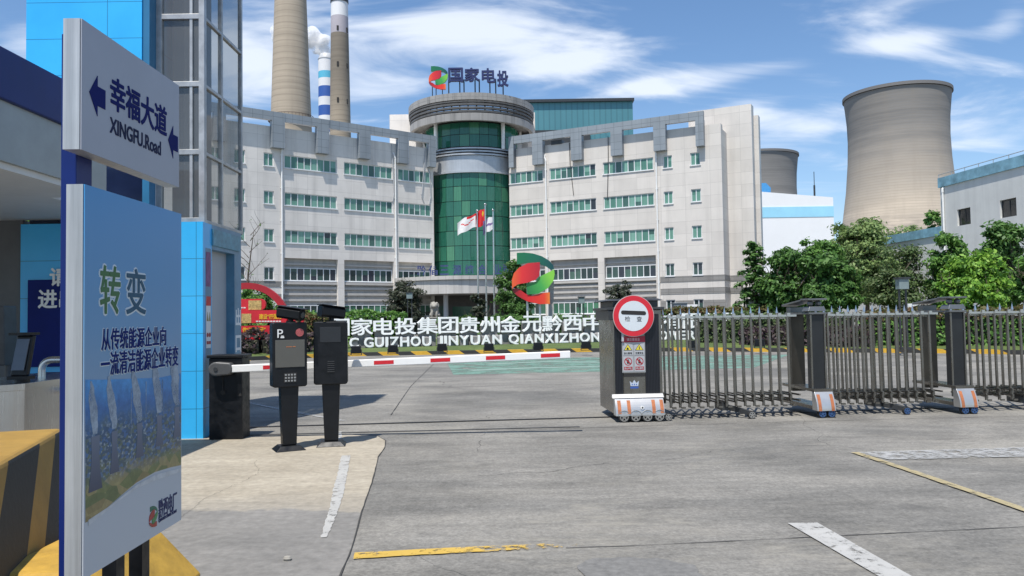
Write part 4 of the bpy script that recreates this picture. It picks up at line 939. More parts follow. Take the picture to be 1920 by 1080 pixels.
# ------------------------------------------------------------------ street name sign and billboard
XPN = -1.38; XB_ = -1.438
t = thing('roadside_sign', 'white road sign above a blue poster panel, both silver edged on a navy post', 'sign', (-1.47, 2.85, 0.008))
m = MB(); m.box(-1.4925, XB_ - 0.003, 2.55, 2.65, 0.008, 2.468); m.build('post', navy, t, bevel=0.004)
m = MB(); m.box(-1.4925, XB_ - 0.003, 2.82, 2.88, 0.3, 0.8); m.build('leg', black_metal, t); m = MB(); m.box(-1.4925, XB_ - 0.003, 3.015, 3.075, 0.3, 0.8); m.build('leg', black_metal, t)
# road sign
ys0, ys1, zs0, zs1 = 2.4675, 3.2025, 2.059, 2.486
def sgx(x, y): return onX(x, y, XPN + 0.001)
g1 = M('pale grey sign face', (0.36, 0.375, 0.42), 0.4, var=0.06)
def panel(nm, y0, y1, z0, z1, face):
    m = MB(); m.box(XPN - 0.004, XPN, y0 + 0.004, y1, z0, z1); p_ = m.build(nm, face, t)
    m = MB(); m.box(XB_, XPN - 0.0045, y0, y0 + 0.05, z0, z1); m.box(XB_, XPN - 0.0045, y1 - 0.05, y1, z0, z1); m.box(XB_, XPN - 0.0045, y0 + 0.05, y1 - 0.05, z1 - 0.04, z1); m.box(XB_, XPN - 0.0045, y0 + 0.05, y1 - 0.05, z0, z0 + 0.04); m.box(XB_, XB_ + 0.01, y0 + 0.05, y1 - 0.05, z0 + 0.04, z1 - 0.04)
    f_ = m.build('frame', galv, p_); return p_
rp_ = panel('road_sign_panel', ys0, ys1, zs0, zs1, g1)
def ptext(parent, txt, x0, y0, x1, y1, y0b, mat_, bold=0.01, d=0.002, off=0.0, name='lettering'):
    """text between the two columns x0 and x1 of the panel; y0 top and y0b bottom at x0"""
    a, b = onX(x0, y0b, XPN), onX(x1, y1, XPN); top = onX(x0, y0, XPN)
    m = MB(); m.text(txt, (XPN + off, a[1], a[2]), (0, 1, 0), (0, 0, 1), b[1] - a[1], top[2] - a[2], d, 0.0, fat=bold); return m.build(name, mat_, parent)
sign_blue = M('sign blue ink', (0.004, 0.010, 0.11), 0.6, var=0.08, spec=0.1)
m = MB()
for x0, yt, x1, yb, ym in ((167, 135, 197, 211, 172), (315, 231, 333, 291, 262)):
    m = MB()
    a, b, c_ = onX(x0, ym, XPN), onX(x1, ym + 8, XPN), (onX(x0 + 16, yt, XPN)[2] - onX(x0 + 16, yb, XPN)[2]) / 2
    y0, y1, z = a[1], b[1], a[2]; k = y0 + (y1 - y0) * 0.5; h = c_ * 0.48
    m.prism([(XPN, y0, z), (XPN, k, z - c_), (XPN, k, z - h), (XPN, y1, z - h), (XPN, y1, z + h), (XPN, k, z + h), (XPN, k, z + c_)], (0.002, 0, 0)); m.build('arrow', sign_blue, rp_)
ptext(rp_, '幸福大道', 207, 141, 312, 236, 202, sign_blue, 0.0028)
ptext(rp_, 'XINGFU.Road', 206, 219, 301, 290, 248, M('slate sign ink', (0.02, 0.026, 0.07), 0.6, spec=0.1), 0.0012)
# poster
yb0, yb1, zb0, zb1 = 2.49, 3.225, 0.6825, 1.95
poster = g_grad('poster blue print', [(0, (0.5, 0.52, 0.54)), (0.30, (0.48, 0.51, 0.54)), (0.45, (0.27, 0.38, 0.50)), (0.62, (0.18, 0.35, 0.54)), (1.0, (0.05, 0.27, 0.56))], (0, 0, 1), 0.68, 1.95, 0.3)
pp = panel('poster_panel', yb0, yb1, zb0, zb1, poster)
for o in (pp,):
    pass
def pz(x, y): return onX(x, y, XPN)
ph = NG('aerial photograph print'); ph.set(0.35)
x_ = ph.xyz(); n1 = ph.noise(12, 8, 0.7); n2 = ph.noise(34, 8, 0.75)
base = ph.ramp(ph.math('DIVIDE', ph.math('SUBTRACT', ph.math('ADD', x_[2], ph.math('MULTIPLY', ph.math('SUBTRACT', n1, 0.5), 0.2)), 0.86), 0.5), [(0.0, (0.13, 0.11, 0.05)), (0.2, (0.14, 0.135, 0.055)), (0.36, (0.08, 0.10, 0.05)), (0.48, (0.04, 0.09, 0.13)), (0.68, (0.03, 0.10, 0.24)), (0.9, (0.05, 0.2, 0.4)), (1.0, (0.08, 0.26, 0.46))])
vo = ph.n('TexVoronoi'); vo.inputs['Scale'].default_value = 70; ph.l(ph.map((1, 1, 1.6)), vo.inputs[0]); vg = ph.n('SeparateColor'); ph.l(vo.outputs['Color'], vg.inputs[0])
bandz = ph.math('MULTIPLY', ph.ramp(ph.math('DIVIDE', ph.math('SUBTRACT', ph.math('ADD', x_[2], ph.math('MULTIPLY', n1, 0.08)), 0.98), 0.24), [(0.0, 0.0), (0.2, 1.0), (0.75, 0.9), (1.0, 0.0)]), 0.8)
base = ph.mix(bandz, base, ph.ramp(vg.outputs[0], [(0, (0.02, 0.05, 0.10)), (0.35, (0.03, 0.09, 0.22)), (0.55, (0.07, 0.09, 0.07)), (0.78, (0.11, 0.14, 0.17)), (0.93, (0.22, 0.25, 0.28))], 'CONSTANT'))
fld = ph.n('TexVoronoi'); fld.inputs['Scale'].default_value = 12; ph.l(ph.map((1, 1, 2.4)), fld.inputs[0]); fg = ph.n('SeparateColor'); ph.l(fld.outputs['Color'], fg.inputs[0])
lowz = ph.ramp(ph.math('DIVIDE', ph.math('SUBTRACT', x_[2], 0.86), 0.2), [(0.3, 0.75), (0.8, 0.0)])
base = ph.mix(lowz, base, ph.ramp(fg.outputs[0], [(0, (0.16, 0.12, 0.05)), (0.3, (0.09, 0.11, 0.035)), (0.55, (0.22, 0.17, 0.075)), (0.8, (0.06, 0.085, 0.03))], 'CONSTANT'))
base = ph.mix(0.5, base, ph.ramp(n2, [(0.3, 0.5), (0.55, 1.0), (0.72, 1.6)]), 'MULTIPLY'); base = ph.mix(1.0, base, (1.75, 1.75, 1.75), 'MULTIPLY'); ph.col(base)
# ramp input scaled into 0..1
pts = [pz(160, 712), pz(200, 712), pz(250, 710), pz(300, 708), pz(339, 700), pz(339, 872), pz(320, 876), pz(290, 885), pz(255, 905), pz(225, 930), pz(200, 952), pz(180, 968), pz(160, 980)]
m = MB(); m.prism([(XPN, max(yb0 + 0.006, p[1]), p[2]) for p in pts], (0.0012, 0, 0)); m.build('photograph', ph.m, pp)
m = MB()
for x, yt, yb, w_ in ((178, 820, 925, 13), (214, 810, 890, 9), (261, 795, 860, 8), (298, 780, 838, 7.5), (331, 765, 822, 7)):
    pr = []
    for kk, ww in ((0, 0.62), (0.35, 0.55), (0.7, 0.72), (1, 1.0)): pr.append((kk, ww))
    Lf, Rt = [], []
    for kk, ww in pr:
        y = yt + (yb - yt) * kk; a = pz(x - w_ * ww, y); b = pz(x + w_ * ww, y); Lf.append((XPN + 0.0013, a[1], a[2])); Rt.append((XPN + 0.0013, b[1], a[2]))
    m.prism(Lf + Rt[::-1], (0.0006, 0, 0))
m.build('printed_towers', g_grad('printed towers', [(0, (0.05, 0.065, 0.11)), (1, (0.20, 0.24, 0.31))], (0, 0, 1), 0.95, 1.2), pp)
m = MB(); rn2 = random.Random(3)
for x, y0, dx in ((178, 815, -8), (214, 805, -12), (261, 790, -12), (298, 775, -10), (331, 760, -8)):
    Lf, Rt = [], []
    for k in range(9):
        f_ = k / 8; y = y0 - 100 * f_ + 0; xx = x + dx * f_ + rn2.uniform(-1.5, 1.5); ww = 4.0 + 3.5 * math.sin(f_ * 3.0) - 3.4 * f_ ** 3
        a, b = pz(xx - ww, y), pz(xx + ww, y); Lf.append((XPN + 0.0013, a[1], a[2])); Rt.append((XPN + 0.0013, b[1], a[2]))
    m.prism(Lf + Rt[::-1], (0.0007, 0, 0))
for x, y0, y1 in ((245, 820, 728), (273, 770, 715), (304, 770, 712)): a, b = pz(x, y0), pz(x, y1); m.box(XPN + 0.0012, XPN + 0.002, a[1] - 0.002, a[1] + 0.002, a[2], b[2])
m.build('printed_steam', g_worn('printed steam', (0.42, 0.48, 0.54), 0.3, 0.62, 10), pp)
sw = [(165, 978), (200, 955), (225, 935), (255, 912), (290, 893), (339, 880)]
m = MB(); L_ = [pz(x, y - 3) for x, y in sw]; R2 = [pz(x, y + 5 + 3 * math.sin(x)) for x, y in sw]
m.prism([(XPN + 0.0013, p[1], p[2]) for p in L_] + [(XPN + 0.0013, p[1], p[2]) for p in R2[::-1]], (0.0006, 0, 0))
m.build('brush_stroke', M('white brush stroke', (0.58, 0.58, 0.57), 0.5, var=0.2, scale=30), pp)
glow = M('white text outline', (0.66, 0.72, 0.74), 0.5, var=0.05)
for ch, x0, x1, y0, yb, col_ in (('转', 187, 224, 497, 588, M('leaf green ink', (0.05, 0.15, 0.05), 0.5)), ('变', 236, 272, 503, 588, M('teal ink', (0.012, 0.085, 0.15), 0.5))):
    ptext(pp, ch, x0, y0, x1, yb, yb, glow, 0.009, 0.0014, name='text_outline'); ptext(pp, ch, x0, y0, x1, yb, yb, col_, 0.0022, 0.0012, 0.0022)
for s_, x0, x1, y0, yb, y1 in (('从传统能源企业向', 189, 310, 616, 657, 648), ('一流清洁能源企业转变', 188, 333, 661, 706, 689)):
    ptext(pp, s_, x0, y0, x1, y1, yb, glow, 0.0045, 0.0014, name='text_outline'); ptext(pp, s_, x0, y0, x1, y1, yb, M('poster navy ink', (0.01, 0.025, 0.15), 0.6, spec=0.1), 0.0012, 0.0012, 0.0022)
ptext(pp, '黔西电厂', 297, 938, 331, 962, 974, navy_dark, 0.0008); ptext(pp, 'QIANXI POWER PLANT', 297, 974, 331, 968, 981, navy_dark, 0.0)
a, b = pz(279, 994), pz(295, 994); Hh = pz(279, 952)[2] - a[2]; ee = emblem_mats(0.1, 'poster emblem')
for i, (nm, pts_) in enumerate(_LG.items()):
    k = Hh / 477.0; kx = (b[1] - a[1]) / 387.0; m = MB(); m.prism([(XPN + 0.0005 * i, a[1] + (x - 985) * kx, a[2] + (535 - y) * k) for x, y in pts_], (0.001, 0, 0))
    m.build('emblem', [M('print deep green', (0.02, 0.14, 0.08), 0.4), M('print red', (0.4, 0.04, 0.035), 0.4), M('print green', (0.08, 0.26, 0.08), 0.4), M('print scarlet', (0.42, 0.05, 0.03), 0.4)][i], pp)

# ------------------------------------------------------------------ boom barrier
t = thing('boom_barrier', 'black boom barrier cabinet with long red and white arm lowered across the lane', 'boom barrier', (-3.6, 9.95, 0.008))
m = MB(); m.box(-3.84, -3.42, 9.78, 10.08, 0.008, 1.03); m.build('cabinet', black_metal, t, bevel=0.012)
m = MB(); m.box(-3.86, -3.40, 9.76, 10.1, 1.032, 1.07); m.build('lid', black_metal, t, bevel=0.008)
m = MB(); m.box(-3.475, -3.425, 9.772, 9.779, 0.55, 0.7); m.tube((-3.66, 9.772, 0.6), (-3.66, 9.78, 0.6), 0.03, n=10); m.box(-3.665, -3.655, 9.77, 9.779, 0.6, 0.8); m.build('lock_plate', rubber, t)
z0 = 0.9; m = MB(); hubc = (-3.70, z0)
pf = [(hubc[0] + 0.1 * math.cos(a), hubc[1] + 0.088 * math.sin(a)) for a in np.linspace(math.pi / 2, 3 * math.pi / 2, 10)] + [(hubc[0] + 0.16 + 0.04 * math.cos(a), hubc[1] + 0.075 * math.sin(a)) for a in np.linspace(-math.pi / 2, math.pi / 2, 8)]
m.prism([(x, 9.77, z) for x, z in pf], (0, -0.13, 0)); hub = m.build('hub', M('grey hub casting', (0.1, 0.1, 0.1), 0.45, 0.3), t, bevel=0.02, seg=3)
m = MB(); m.tube((hubc[0], 9.64, z0), (hubc[0], 9.63, z0), 0.025, n=12); m.build('hub_bolt', dark_metal, hub)
xe, ze = 0.715, onY(1067, 664.5, 9.7)[2]; sl = (ze - z0) / (xe + 3.52); hh = 0.045
ax = lambda x: z0 + sl * (x + 3.52)
m = MB(); m.hexa([(-3.52, 9.66, ax(-3.52) - hh), (xe, 9.66, ze - hh), (xe, 9.73, ze - hh), (-3.52, 9.73, ax(-3.52) - hh)], [(-3.52, 9.66, ax(-3.52) + hh), (xe, 9.66, ze + hh), (xe, 9.73, ze + hh), (-3.52, 9.73, ax(-3.52) + hh)]); arm = m.build('arm', white_paint, t, bevel=0.008)
for px0, px1 in ((493, 530), (598, 635), (701, 738), (807, 844), (911, 947), (1014, 1050)):
    a, b = onY(px0, 665, 9.66)[0], onY(px1, 665, 9.66)[0]; m = MB()
    m.hexa([(a, 9.657, ax(a) - 0.022), (b, 9.657, ax(b) - 0.022), (b, 9.661, ax(b) - 0.022), (a, 9.661, ax(a) - 0.022)], [(a, 9.657, ax(a) + 0.024), (b, 9.657, ax(b) + 0.024), (b, 9.661, ax(b) + 0.024), (a, 9.661, ax(a) + 0.024)]); m.build('red_stripe', red_paint, arm)

# ------------------------------------------------------------------ parking kiosks
def bullet_camera(t, c, yaw, pitch, ln=0.31):
    r = Matrix.Translation(c) @ Matrix.Rotation(yaw, 4, 'Z') @ Matrix.Rotation(pitch, 4, 'Y')
    def tr(m): m.v = [tuple(r @ Vector(p)) for p in m.v]; return m
    m = MB(); a, b = 0.066, 0.066
    m.prism([(-ln / 2, -a, -0.04), (-ln / 2, -a * 0.7, -b), (-ln / 2, a * 0.7, -b), (-ln / 2, a, -0.04), (-ln / 2, a, 0.04), (-ln / 2, a * 0.7, b), (-ln / 2, -a * 0.7, b), (-ln / 2, -a, 0.04)], (ln, 0, 0))
    h = tr(m).build('camera_housing', black_metal, t, world=False, bevel=0.006)
    m = MB(); m.box(-ln / 2 - 0.01, ln / 2 + 0.045, -a - 0.008, a + 0.008, b + 0.002, b + 0.012); tr(m).build('sun_shield', black_metal, h, world=False, bevel=0.004)
    m = MB(); m.tube((ln / 2, 0, 0), (ln / 2 + 0.012, 0, 0), 0.034, n=16); tr(m).build('lens', screen_glass, h, world=False)
    m = MB(); m.tube((c[0], c[1], 1.463), (c[0], c[1], c[2] - 0.05), 0.03, n=10); m.tube((c[0], c[1], 1.463), (c[0], c[1], 1.478), 0.055, n=12); m.build('camera_bracket', black_metal, t, world=False)
def kiosk(name, label, x, y, rz, back=False):
    t = thing(name, label, 'parking kiosk', (x, y, 0.008), rz)
    m = MB(); m.hexa([(-0.17, -0.16, 0), (0.17, -0.16, 0), (0.17, 0.16, 0), (-0.17, 0.16, 0)], [(-0.11, -0.11, 0.055), (0.11, -0.11, 0.055), (0.11, 0.11, 0.055), (-0.11, 0.11, 0.055)]); m.build('base_plate', black_metal, t, world=False, bevel=0.006)
    m = MB(); m.hexa([(-0.078, -0.07, 0.056), (0.078, -0.07, 0.056), (0.078, 0.07, 0.056), (-0.078, 0.07, 0.056)], [(-0.105, -0.07, 0.739), (0.105, -0.07, 0.739), (0.105, 0.07, 0.739), (-0.105, 0.07, 0.739)]); m.build('pole', black_metal, t, world=False, bevel=0.012)
    pf = [(-0.195, 0.74), (-0.175, 0.722), (0.175, 0.722), (0.195, 0.74), (0.195, 1.445), (0.175, 1.463), (-0.175, 1.463), (-0.195, 1.445)]
    m = MB(); m.prism([(a, -0.10, b) for a, b in pf], (0, 0.2, 0)); hd = m.build('head', black_metal, t, world=False, bevel=0.012, seg=3)
    return t, hd
t, hd = kiosk('parking_kiosk', 'black parking kiosk with grey screen, keypad and P mark, nearer the boom cabinet', -2.6, 8.97, R_(27))
m = MB(); m.box(-0.165, 0.165, -0.108, -0.0995, 0.95, 1.262); m.build('screen', screen_glass, hd, world=False, bevel=0.003)
m = MB(); m.box(-0.045, 0.02, -0.11, -0.108, 1.18, 1.186); m.box(0.03, 0.06, -0.11, -0.108, 1.18, 1.187); m.build('screen_text', M('orange screen text', (0.55, 0.18, 0.05), 0.4), hd, world=False)
m = MB(); m.text('P', (-0.14, -0.1, 1.29), (1, 0, 0), (0, 0, 1), 0.062, 0.095, 0.004, 0.0); m.box(-0.105, -0.065, -0.105, -0.1, 1.285, 1.30); m.box(-0.1, -0.07, -0.105, -0.1, 1.302, 1.312); m.build('parking_mark', white_paint, hd, world=False)
m = MB(); m.tube((0.11, -0.1, 1.345), (0.11, -0.106, 1.345), 0.046, n=24); m.build('speaker_disc', M('red perforated disc', (0.4, 0.09, 0.09), 0.5, var=0.4, scale=90), hd, world=False, smooth=40)
m = MB(); m.box(-0.07, 0.075, -0.104, -0.1, 0.775, 0.885); kp = m.build('keypad', rubber, hd, world=False)
m = MB()
for i in range(4):
    for j in range(3): m.box(-0.06 + i * 0.034, -0.038 + i * 0.034, -0.109, -0.104, 0.785 + j * 0.034, 0.805 + j * 0.034)
m.build('keys', M('grey keypad keys', (0.3, 0.3, 0.29), 0.4, 0.3), kp, world=False, bevel=0.003)
bullet_camera(t, (0.03, 0.0, 1.565), R_(-46), R_(8))
t, hd = kiosk('parking_kiosk', 'black parking kiosk with blank louvred back, standing next to the screen kiosk', -2.17, 9.24, R_(10))
m = MB()
for i in range(6): m.box(-0.035, 0.045, -0.108, -0.1, 0.87 + i * 0.024, 0.878 + i * 0.024)
m.build('louvre', M('grey louvre edges', (0.07, 0.07, 0.072), 0.35, 0.4), hd, world=False)
m = MB(); m.box(-0.12, 0.12, -0.104, -0.1, 1.22, 1.40); m.build('service_hatch', M('black hatch', (0.02, 0.022, 0.026), 0.3), hd, world=False, bevel=0.003)
bullet_camera(t, (0.01, 0.0, 1.575), R_(33), R_(7))
m = MB(); m.path([(-0.09, -0.02, 1.46), (-0.1, -0.05, 1.53), (-0.06, -0.03, 1.58)], 0.009, 6); m.build('cable', rubber, t, world=False)

# ------------------------------------------------------------------ retractable gate
GX, GY = 2.13, 10.98; GA = math.atan2(11.28 - 11.12, 6.53 - 4.43)
gt = thing('retractable_gate', 'dark stainless folding gate on wheels stretching right from the round no entry disc', 'gate', (GX, GY, 0.004), GA)
def gb(m, name, mat_, par=None, **k): return m.build(name, mat_, par or gt, world=False, **k)
m = MB(); m.box(-0.72, -0.02, 0.0, 1.05, 0.1, 1.56); gb(m, 'head_body', gate_steel, bevel=0.01)
rib = NG('ribbed dark panel'); _q = rib.xyz(); rib.col(rib.mix(rib.line(_q[0], 0.022, 0.009), (0.022, 0.024, 0.03), (0.006, 0.006, 0.008))); rib.set(0.35, 0.3)
for a, b in ((-0.70, -0.585), (-0.265, -0.06)):
    m = MB(); m.box(a, b, -0.006, -0.0005, 0.37, 1.5); gb(m, 'ribbed_panel', rib.m)
m = MB(); m.box(-0.578, -0.272, -0.012, -0.0005, 0.37, 1.5); cp = gb(m, 'centre_panel', gate_steel, bevel=0.004)
m = MB(); m.box(-0.578, -0.272, -0.017, -0.0125, 0.62, 0.665); gb(m, 'slot', rubber, cp)
m = MB(); m.box(-0.50, -0.38, -0.016, -0.0125, 1.19, 1.25); gb(m, 'blue_display', M('dim blue display', (0.03, 0.04, 0.3), 0.2), cp)
# crown mark
m = MB(); cxx, cz = -0.43, 0.49
m.prism([(cxx - 0.055, -0.0125, cz + 0.0), (cxx + 0.055, -0.0125, cz + 0.0), (cxx + 0.065, -0.0125, cz + 0.07), (cxx + 0.03, -0.0125, cz + 0.04), (cxx, -0.0125, cz + 0.085), (cxx - 0.03, -0.0125, cz + 0.04), (cxx - 0.065, -0.0125, cz + 0.07)], (0, -0.002, 0))
m.mi = 1; m.box(cxx - 0.058, cxx + 0.058, -0.0145, -0.0125, cz - 0.035, cz - 0.008)
for i in range(3): m.tube((cxx - 0.03 + 0.03 * i, -0.0146, cz + 0.02), (cxx - 0.03 + 0.03 * i, -0.0155, cz + 0.02), 0.009, n=8)
gb(m, 'crown_emblem', [M('pale blue enamel', (0.5, 0.56, 0.66), 0.4), M('royal blue enamel', (0.04, 0.1, 0.36), 0.4)], cp)
# safety placard
m = MB(); m.box(-0.6, -0.268, -0.024, -0.0165, 0.68, 1.19); pl_ = gb(m, 'warning_placard', M('grey aluminium placard', (0.4, 0.4, 0.4), 0.35, 0.4, var=0.15))
m = MB(); m.box(-0.6, -0.268, -0.027, -0.0245, 1.105, 1.19); hd = gb(m, 'placard_header', M('crimson placard header', (0.36, 0.012, 0.035), 0.4), pl_)
m = MB(); m.text('请注意安全', (-0.53, -0.027, 1.125), (1, 0, 0), (0, 0, 1), 0.19, 0.042, 0.001, 0.015); gb(m, 'lettering', M('pale pink lettering', (0.6, 0.42, 0.42), 0.5), pl_)
wy = M('warning yellow', (0.72, 0.6, 0.05), 0.4, var=0.05)
for i in (0, 1):
    x = -0.515 + i * 0.163; m = MB(); 
    m.box(x - 0.07, x + 0.07, -0.0265, -0.0245, 0.925, 1.085, 0); m.prism([(x - 0.062, -0.0266, 0.99), (x + 0.062, -0.0266, 0.99), (x, -0.0266, 1.082)], (0, -0.001, 0), 2); m.prism([(x - 0.05, -0.0277, 0.997), (x + 0.05, -0.0277, 0.997), (x, -0.0277, 1.071)], (0, -0.001, 0), 1)
    if i: m.box(x - 0.006, x + 0.006, -0.03, -0.0288, 1.005, 1.045, 2)
    else: m.tube((x - 0.004, -0.0288, 1.018), (x - 0.004, -0.03, 1.018), 0.014, n=10, mi=2); m.box(x - 0.02, x + 0.012, -0.03, -0.0288, 1.003, 1.009, 2)
    m.text(('当心触电', '注意安全')[i], (x - 0.058, -0.0266, 0.935), (1, 0, 0), (0, 0, 1), 0.116, 0.034, 0.001, 0.02, mi=2)
    gb(m, 'warning_sign', [pale_grey, wy, rubber], pl_)
    m = MB(); m.box(x - 0.07, x + 0.07, -0.0265, -0.0245, 0.695, 0.905, 0)
    m.v = m.v; cz = 0.835; R0 = 0.056
    for k in range(24):
        a0, a1 = 2 * math.pi * k / 24, 2 * math.pi * (k + 1) / 24; f = lambda r, a: (x + r * math.cos(a), -0.0275, cz + r * math.sin(a))
        m.quad(f(R0, a0), f(R0, a1), f(R0 * 0.8, a1), f(R0 * 0.8, a0), 1)
    m.prism([(x - 0.042, -0.027, cz + 0.03), (x - 0.03, -0.027, cz + 0.042), (x + 0.042, -0.027, cz - 0.03), (x + 0.03, -0.027, cz - 0.042)], (0, -0.0012, 0), 1)
    m.ball((x, -0.0268, cz + 0.02), (0.012, 0.001, 0.012), 8, 2); m.box(x - 0.018, x + 0.016, -0.0272, -0.0266, cz - 0.03, cz + 0.008, 2)
    m.box(x - 0.06, x + 0.06, -0.0275, -0.0266, 0.715, 0.762, 1); m.text(('禁止攀爬', '禁止翻越')[i], (x - 0.052, -0.0275, 0.722), (1, 0, 0), (0, 0, 1), 0.104, 0.032, 0.001, 0.02, mi=0)
    gb(m, 'prohibition_sign', [pale_grey, dark_red, rubber], pl_)
# no entry disc
dc = (-0.435, -0.05, 1.475)
def disc(m, r, y0, y1, n=56, mi=None): return m.tube((dc[0], y0, dc[2]), (dc[0], y1, dc[2]), r, n=n, mi=mi)
m = MB(); disc(m, 0.293, -0.05, -0.07); dsk = gb(m, 'traffic_disc', M('pale disc rim', (0.5, 0.42, 0.4), 0.4), smooth=40)
m = MB(); disc(m, 0.285, -0.0705, -0.073); gb(m, 'red_ring', M('traffic red', (0.6, 0.02, 0.035), 0.35, var=0.08), dsk, smooth=40)
m = MB(); disc(m, 0.212, -0.0735, -0.0755); gb(m, 'white_field', M('pale disc field', (0.62, 0.66, 0.68), 0.35, var=0.04), dsk, smooth=40)
m = MB(); w_ = 0.175
pf = [(w_ / 1 * 0.86 + 0.028 * math.cos(a), 0.028 * math.sin(a)) for a in np.linspace(-math.pi / 2, math.pi / 2, 9)]; pf = pf + [(-x, -z) for x, z in pf]
m.prism([(dc[0] + x, -0.0758, dc[2] + 0.045 + z - x * 0.05) for x, z in pf], (0, -0.002, 0)); gb(m, 'black_bar', rubber, dsk)
m = MB(); m.text('检', (dc[0] - 0.125, -0.0757, dc[2] - 0.075), (1, 0, 0), (0, 0, 1), 0.075, 0.072, 0.0015, 0.0); gb(m, 'lettering', rubber, dsk); m = MB(); m.text('查', (dc[0] + 0.042, -0.0757, dc[2] - 0.078), (1, 0, 0), (0, 0, 1), 0.075, 0.072, 0.0015, 0.0); gb(m, 'lettering', rubber, dsk)
m = MB(); m.box(dc[0] - 0.17, dc[0] - 0.14, -0.049, -0.013, 1.12, 1.4); m.box(dc[0] - 0.02, dc[0] + 0.02, -0.049, -0.0065, 1.2, 1.4); gb(m, 'disc_bracket', pale_grey)
# head cap
m = MB(); m.box(-0.80, 0.02, -0.03, 1.1, 1.561, 1.60); m.box(-0.78, -0.62, -0.02, 1.0, 1.42, 1.558); m.box(-0.70, -0.05, 0.05, 1.0, 1.602, 1.69); m.hexa([(-0.82, 0.0, 1.691), (0.03, 0.0, 1.691), (0.03, 1.05, 1.691), (-0.82, 1.05, 1.691)], [(-0.72, 0.05, 1.72), (-0.05, 0.05, 1.72), (-0.05, 1.0, 1.72), (-0.72, 1.0, 1.72)])
gb(m, 'head_cap', dark_metal, bevel=0.006)
# bumper cover with reflectors and wheels
def cover(x0, x1, z0, z1, y0, bul, n=8):
    m = MB(); P_ = []
    for k in range(n + 1):
        t_ = k / n; z = z0 + (z1 - z0) * t_; P_.append((y0 - bul * (0.45 + 0.55 * math.cos(t_ * math.pi / 2 * 1.0)), z))
    P_.append((y0, z1)); P_.append((y0, z0)); m.prism([(x0, y, z) for y, z in P_], (x1 - x0, 0, 0)); return m, P_
m, P_ = cover(-0.73, -0.04, 0.09, 0.33, 0.0, 0.16); cv_ = gb(m, 'bumper_cover', M('satin steel cover', (0.55, 0.54, 0.52), 0.38, 0.7, var=0.12), bevel=0.004)
m = MB(); m.hexa([(-0.76, -0.085, 0.332), (-0.03, -0.085, 0.332), (-0.03, 0.0, 0.332), (-0.76, 0.0, 0.332)], [(-0.755, -0.05, 0.38), (-0.035, -0.05, 0.38), (-0.035, 0.0, 0.38), (-0.755, 0.0, 0.38)]); gb(m, 'bumper_lip', bpy.data.materials['satin steel cover'])
for a in (-0.70, -0.565, -0.215, -0.10):
    m = MB()
    for k in range(6): m.quad((a, P_[k + 1][0] - 0.003, P_[k + 1][1]), (a + 0.048, P_[k + 1][0] - 0.003, P_[k + 1][1]), (a + 0.048, P_[k + 2][0] - 0.003, P_[k + 2][1]), (a, P_[k + 2][0] - 0.003, P_[k + 2][1]))
    gb(m, 'reflector', orange_refl, cv_)
m = MB(); m.tube((-0.355, -0.148, 0.2), (-0.355, -0.158, 0.2), 0.026, n=14); m.mi = 1; m.tube((-0.355, -0.158, 0.2), (-0.355, -0.16, 0.2), 0.012, n=10); gb(m, 'badge', [white_paint, rubber], cv_)
def wheel(par, x, y, z, r, wd=0.05, hub=steel, spoke=5):
    m = MB(); m.tube((x, y, z), (x, y + wd, z), r, n=20); wq = gb(m, 'wheel', rubber, par, smooth=40)
    m = MB(); m.lathe([(r * 0.62, 0), (r * 0.82, 0), (r * 0.82, 0.006), (r * 0.62, 0.006)], (0, 0, 0), 20, closed=True); m.lathe([(0.001, 0.008), (r * 0.25, 0.008), (r * 0.25, 0.0)], (0, 0, 0), 12)
    for k in range(spoke):
        a = 2 * math.pi * k / spoke + 0.3; c_, s_ = math.cos(a), math.sin(a); m.prism([(r * 0.2 * c_ - 0.009 * s_, r * 0.2 * s_ + 0.009 * c_, 0), (r * 0.65 * c_ - 0.009 * s_, r * 0.65 * s_ + 0.009 * c_, 0), (r * 0.65 * c_ + 0.009 * s_, r * 0.65 * s_ - 0.009 * c_, 0), (r * 0.2 * c_ + 0.009 * s_, r * 0.2 * s_ - 0.009 * c_, 0)], (0, 0, 0.006))
    m.v = [(x + p[0], y - 0.001 - p[2], z + p[1]) for p in m.v]; gb(m, 'rim', hub, wq); return wq
for x in (-0.615, -0.45, -0.285, -0.115): wheel(gt, x, -0.15, 0.076, 0.076)
wheel(gt, 0.02, -0.12, 0.055, 0.055)
m = MB()
for x in (-0.615, -0.45, -0.285, -0.115):
    for k in range(8):
        a0, a1 = math.pi * (0.08 + 0.84 * k / 8), math.pi * (0.08 + 0.84 * (k + 1) / 8)
        m.prism([(x + r * math.cos(a), -0.16, 0.076 + r * math.sin(a)) for r, a in ((0.083, a0), (0.083, a1), (0.092, a1), (0.092, a0))], (0, 0.1, 0))
gb(m, 'wheel_arch', steel)
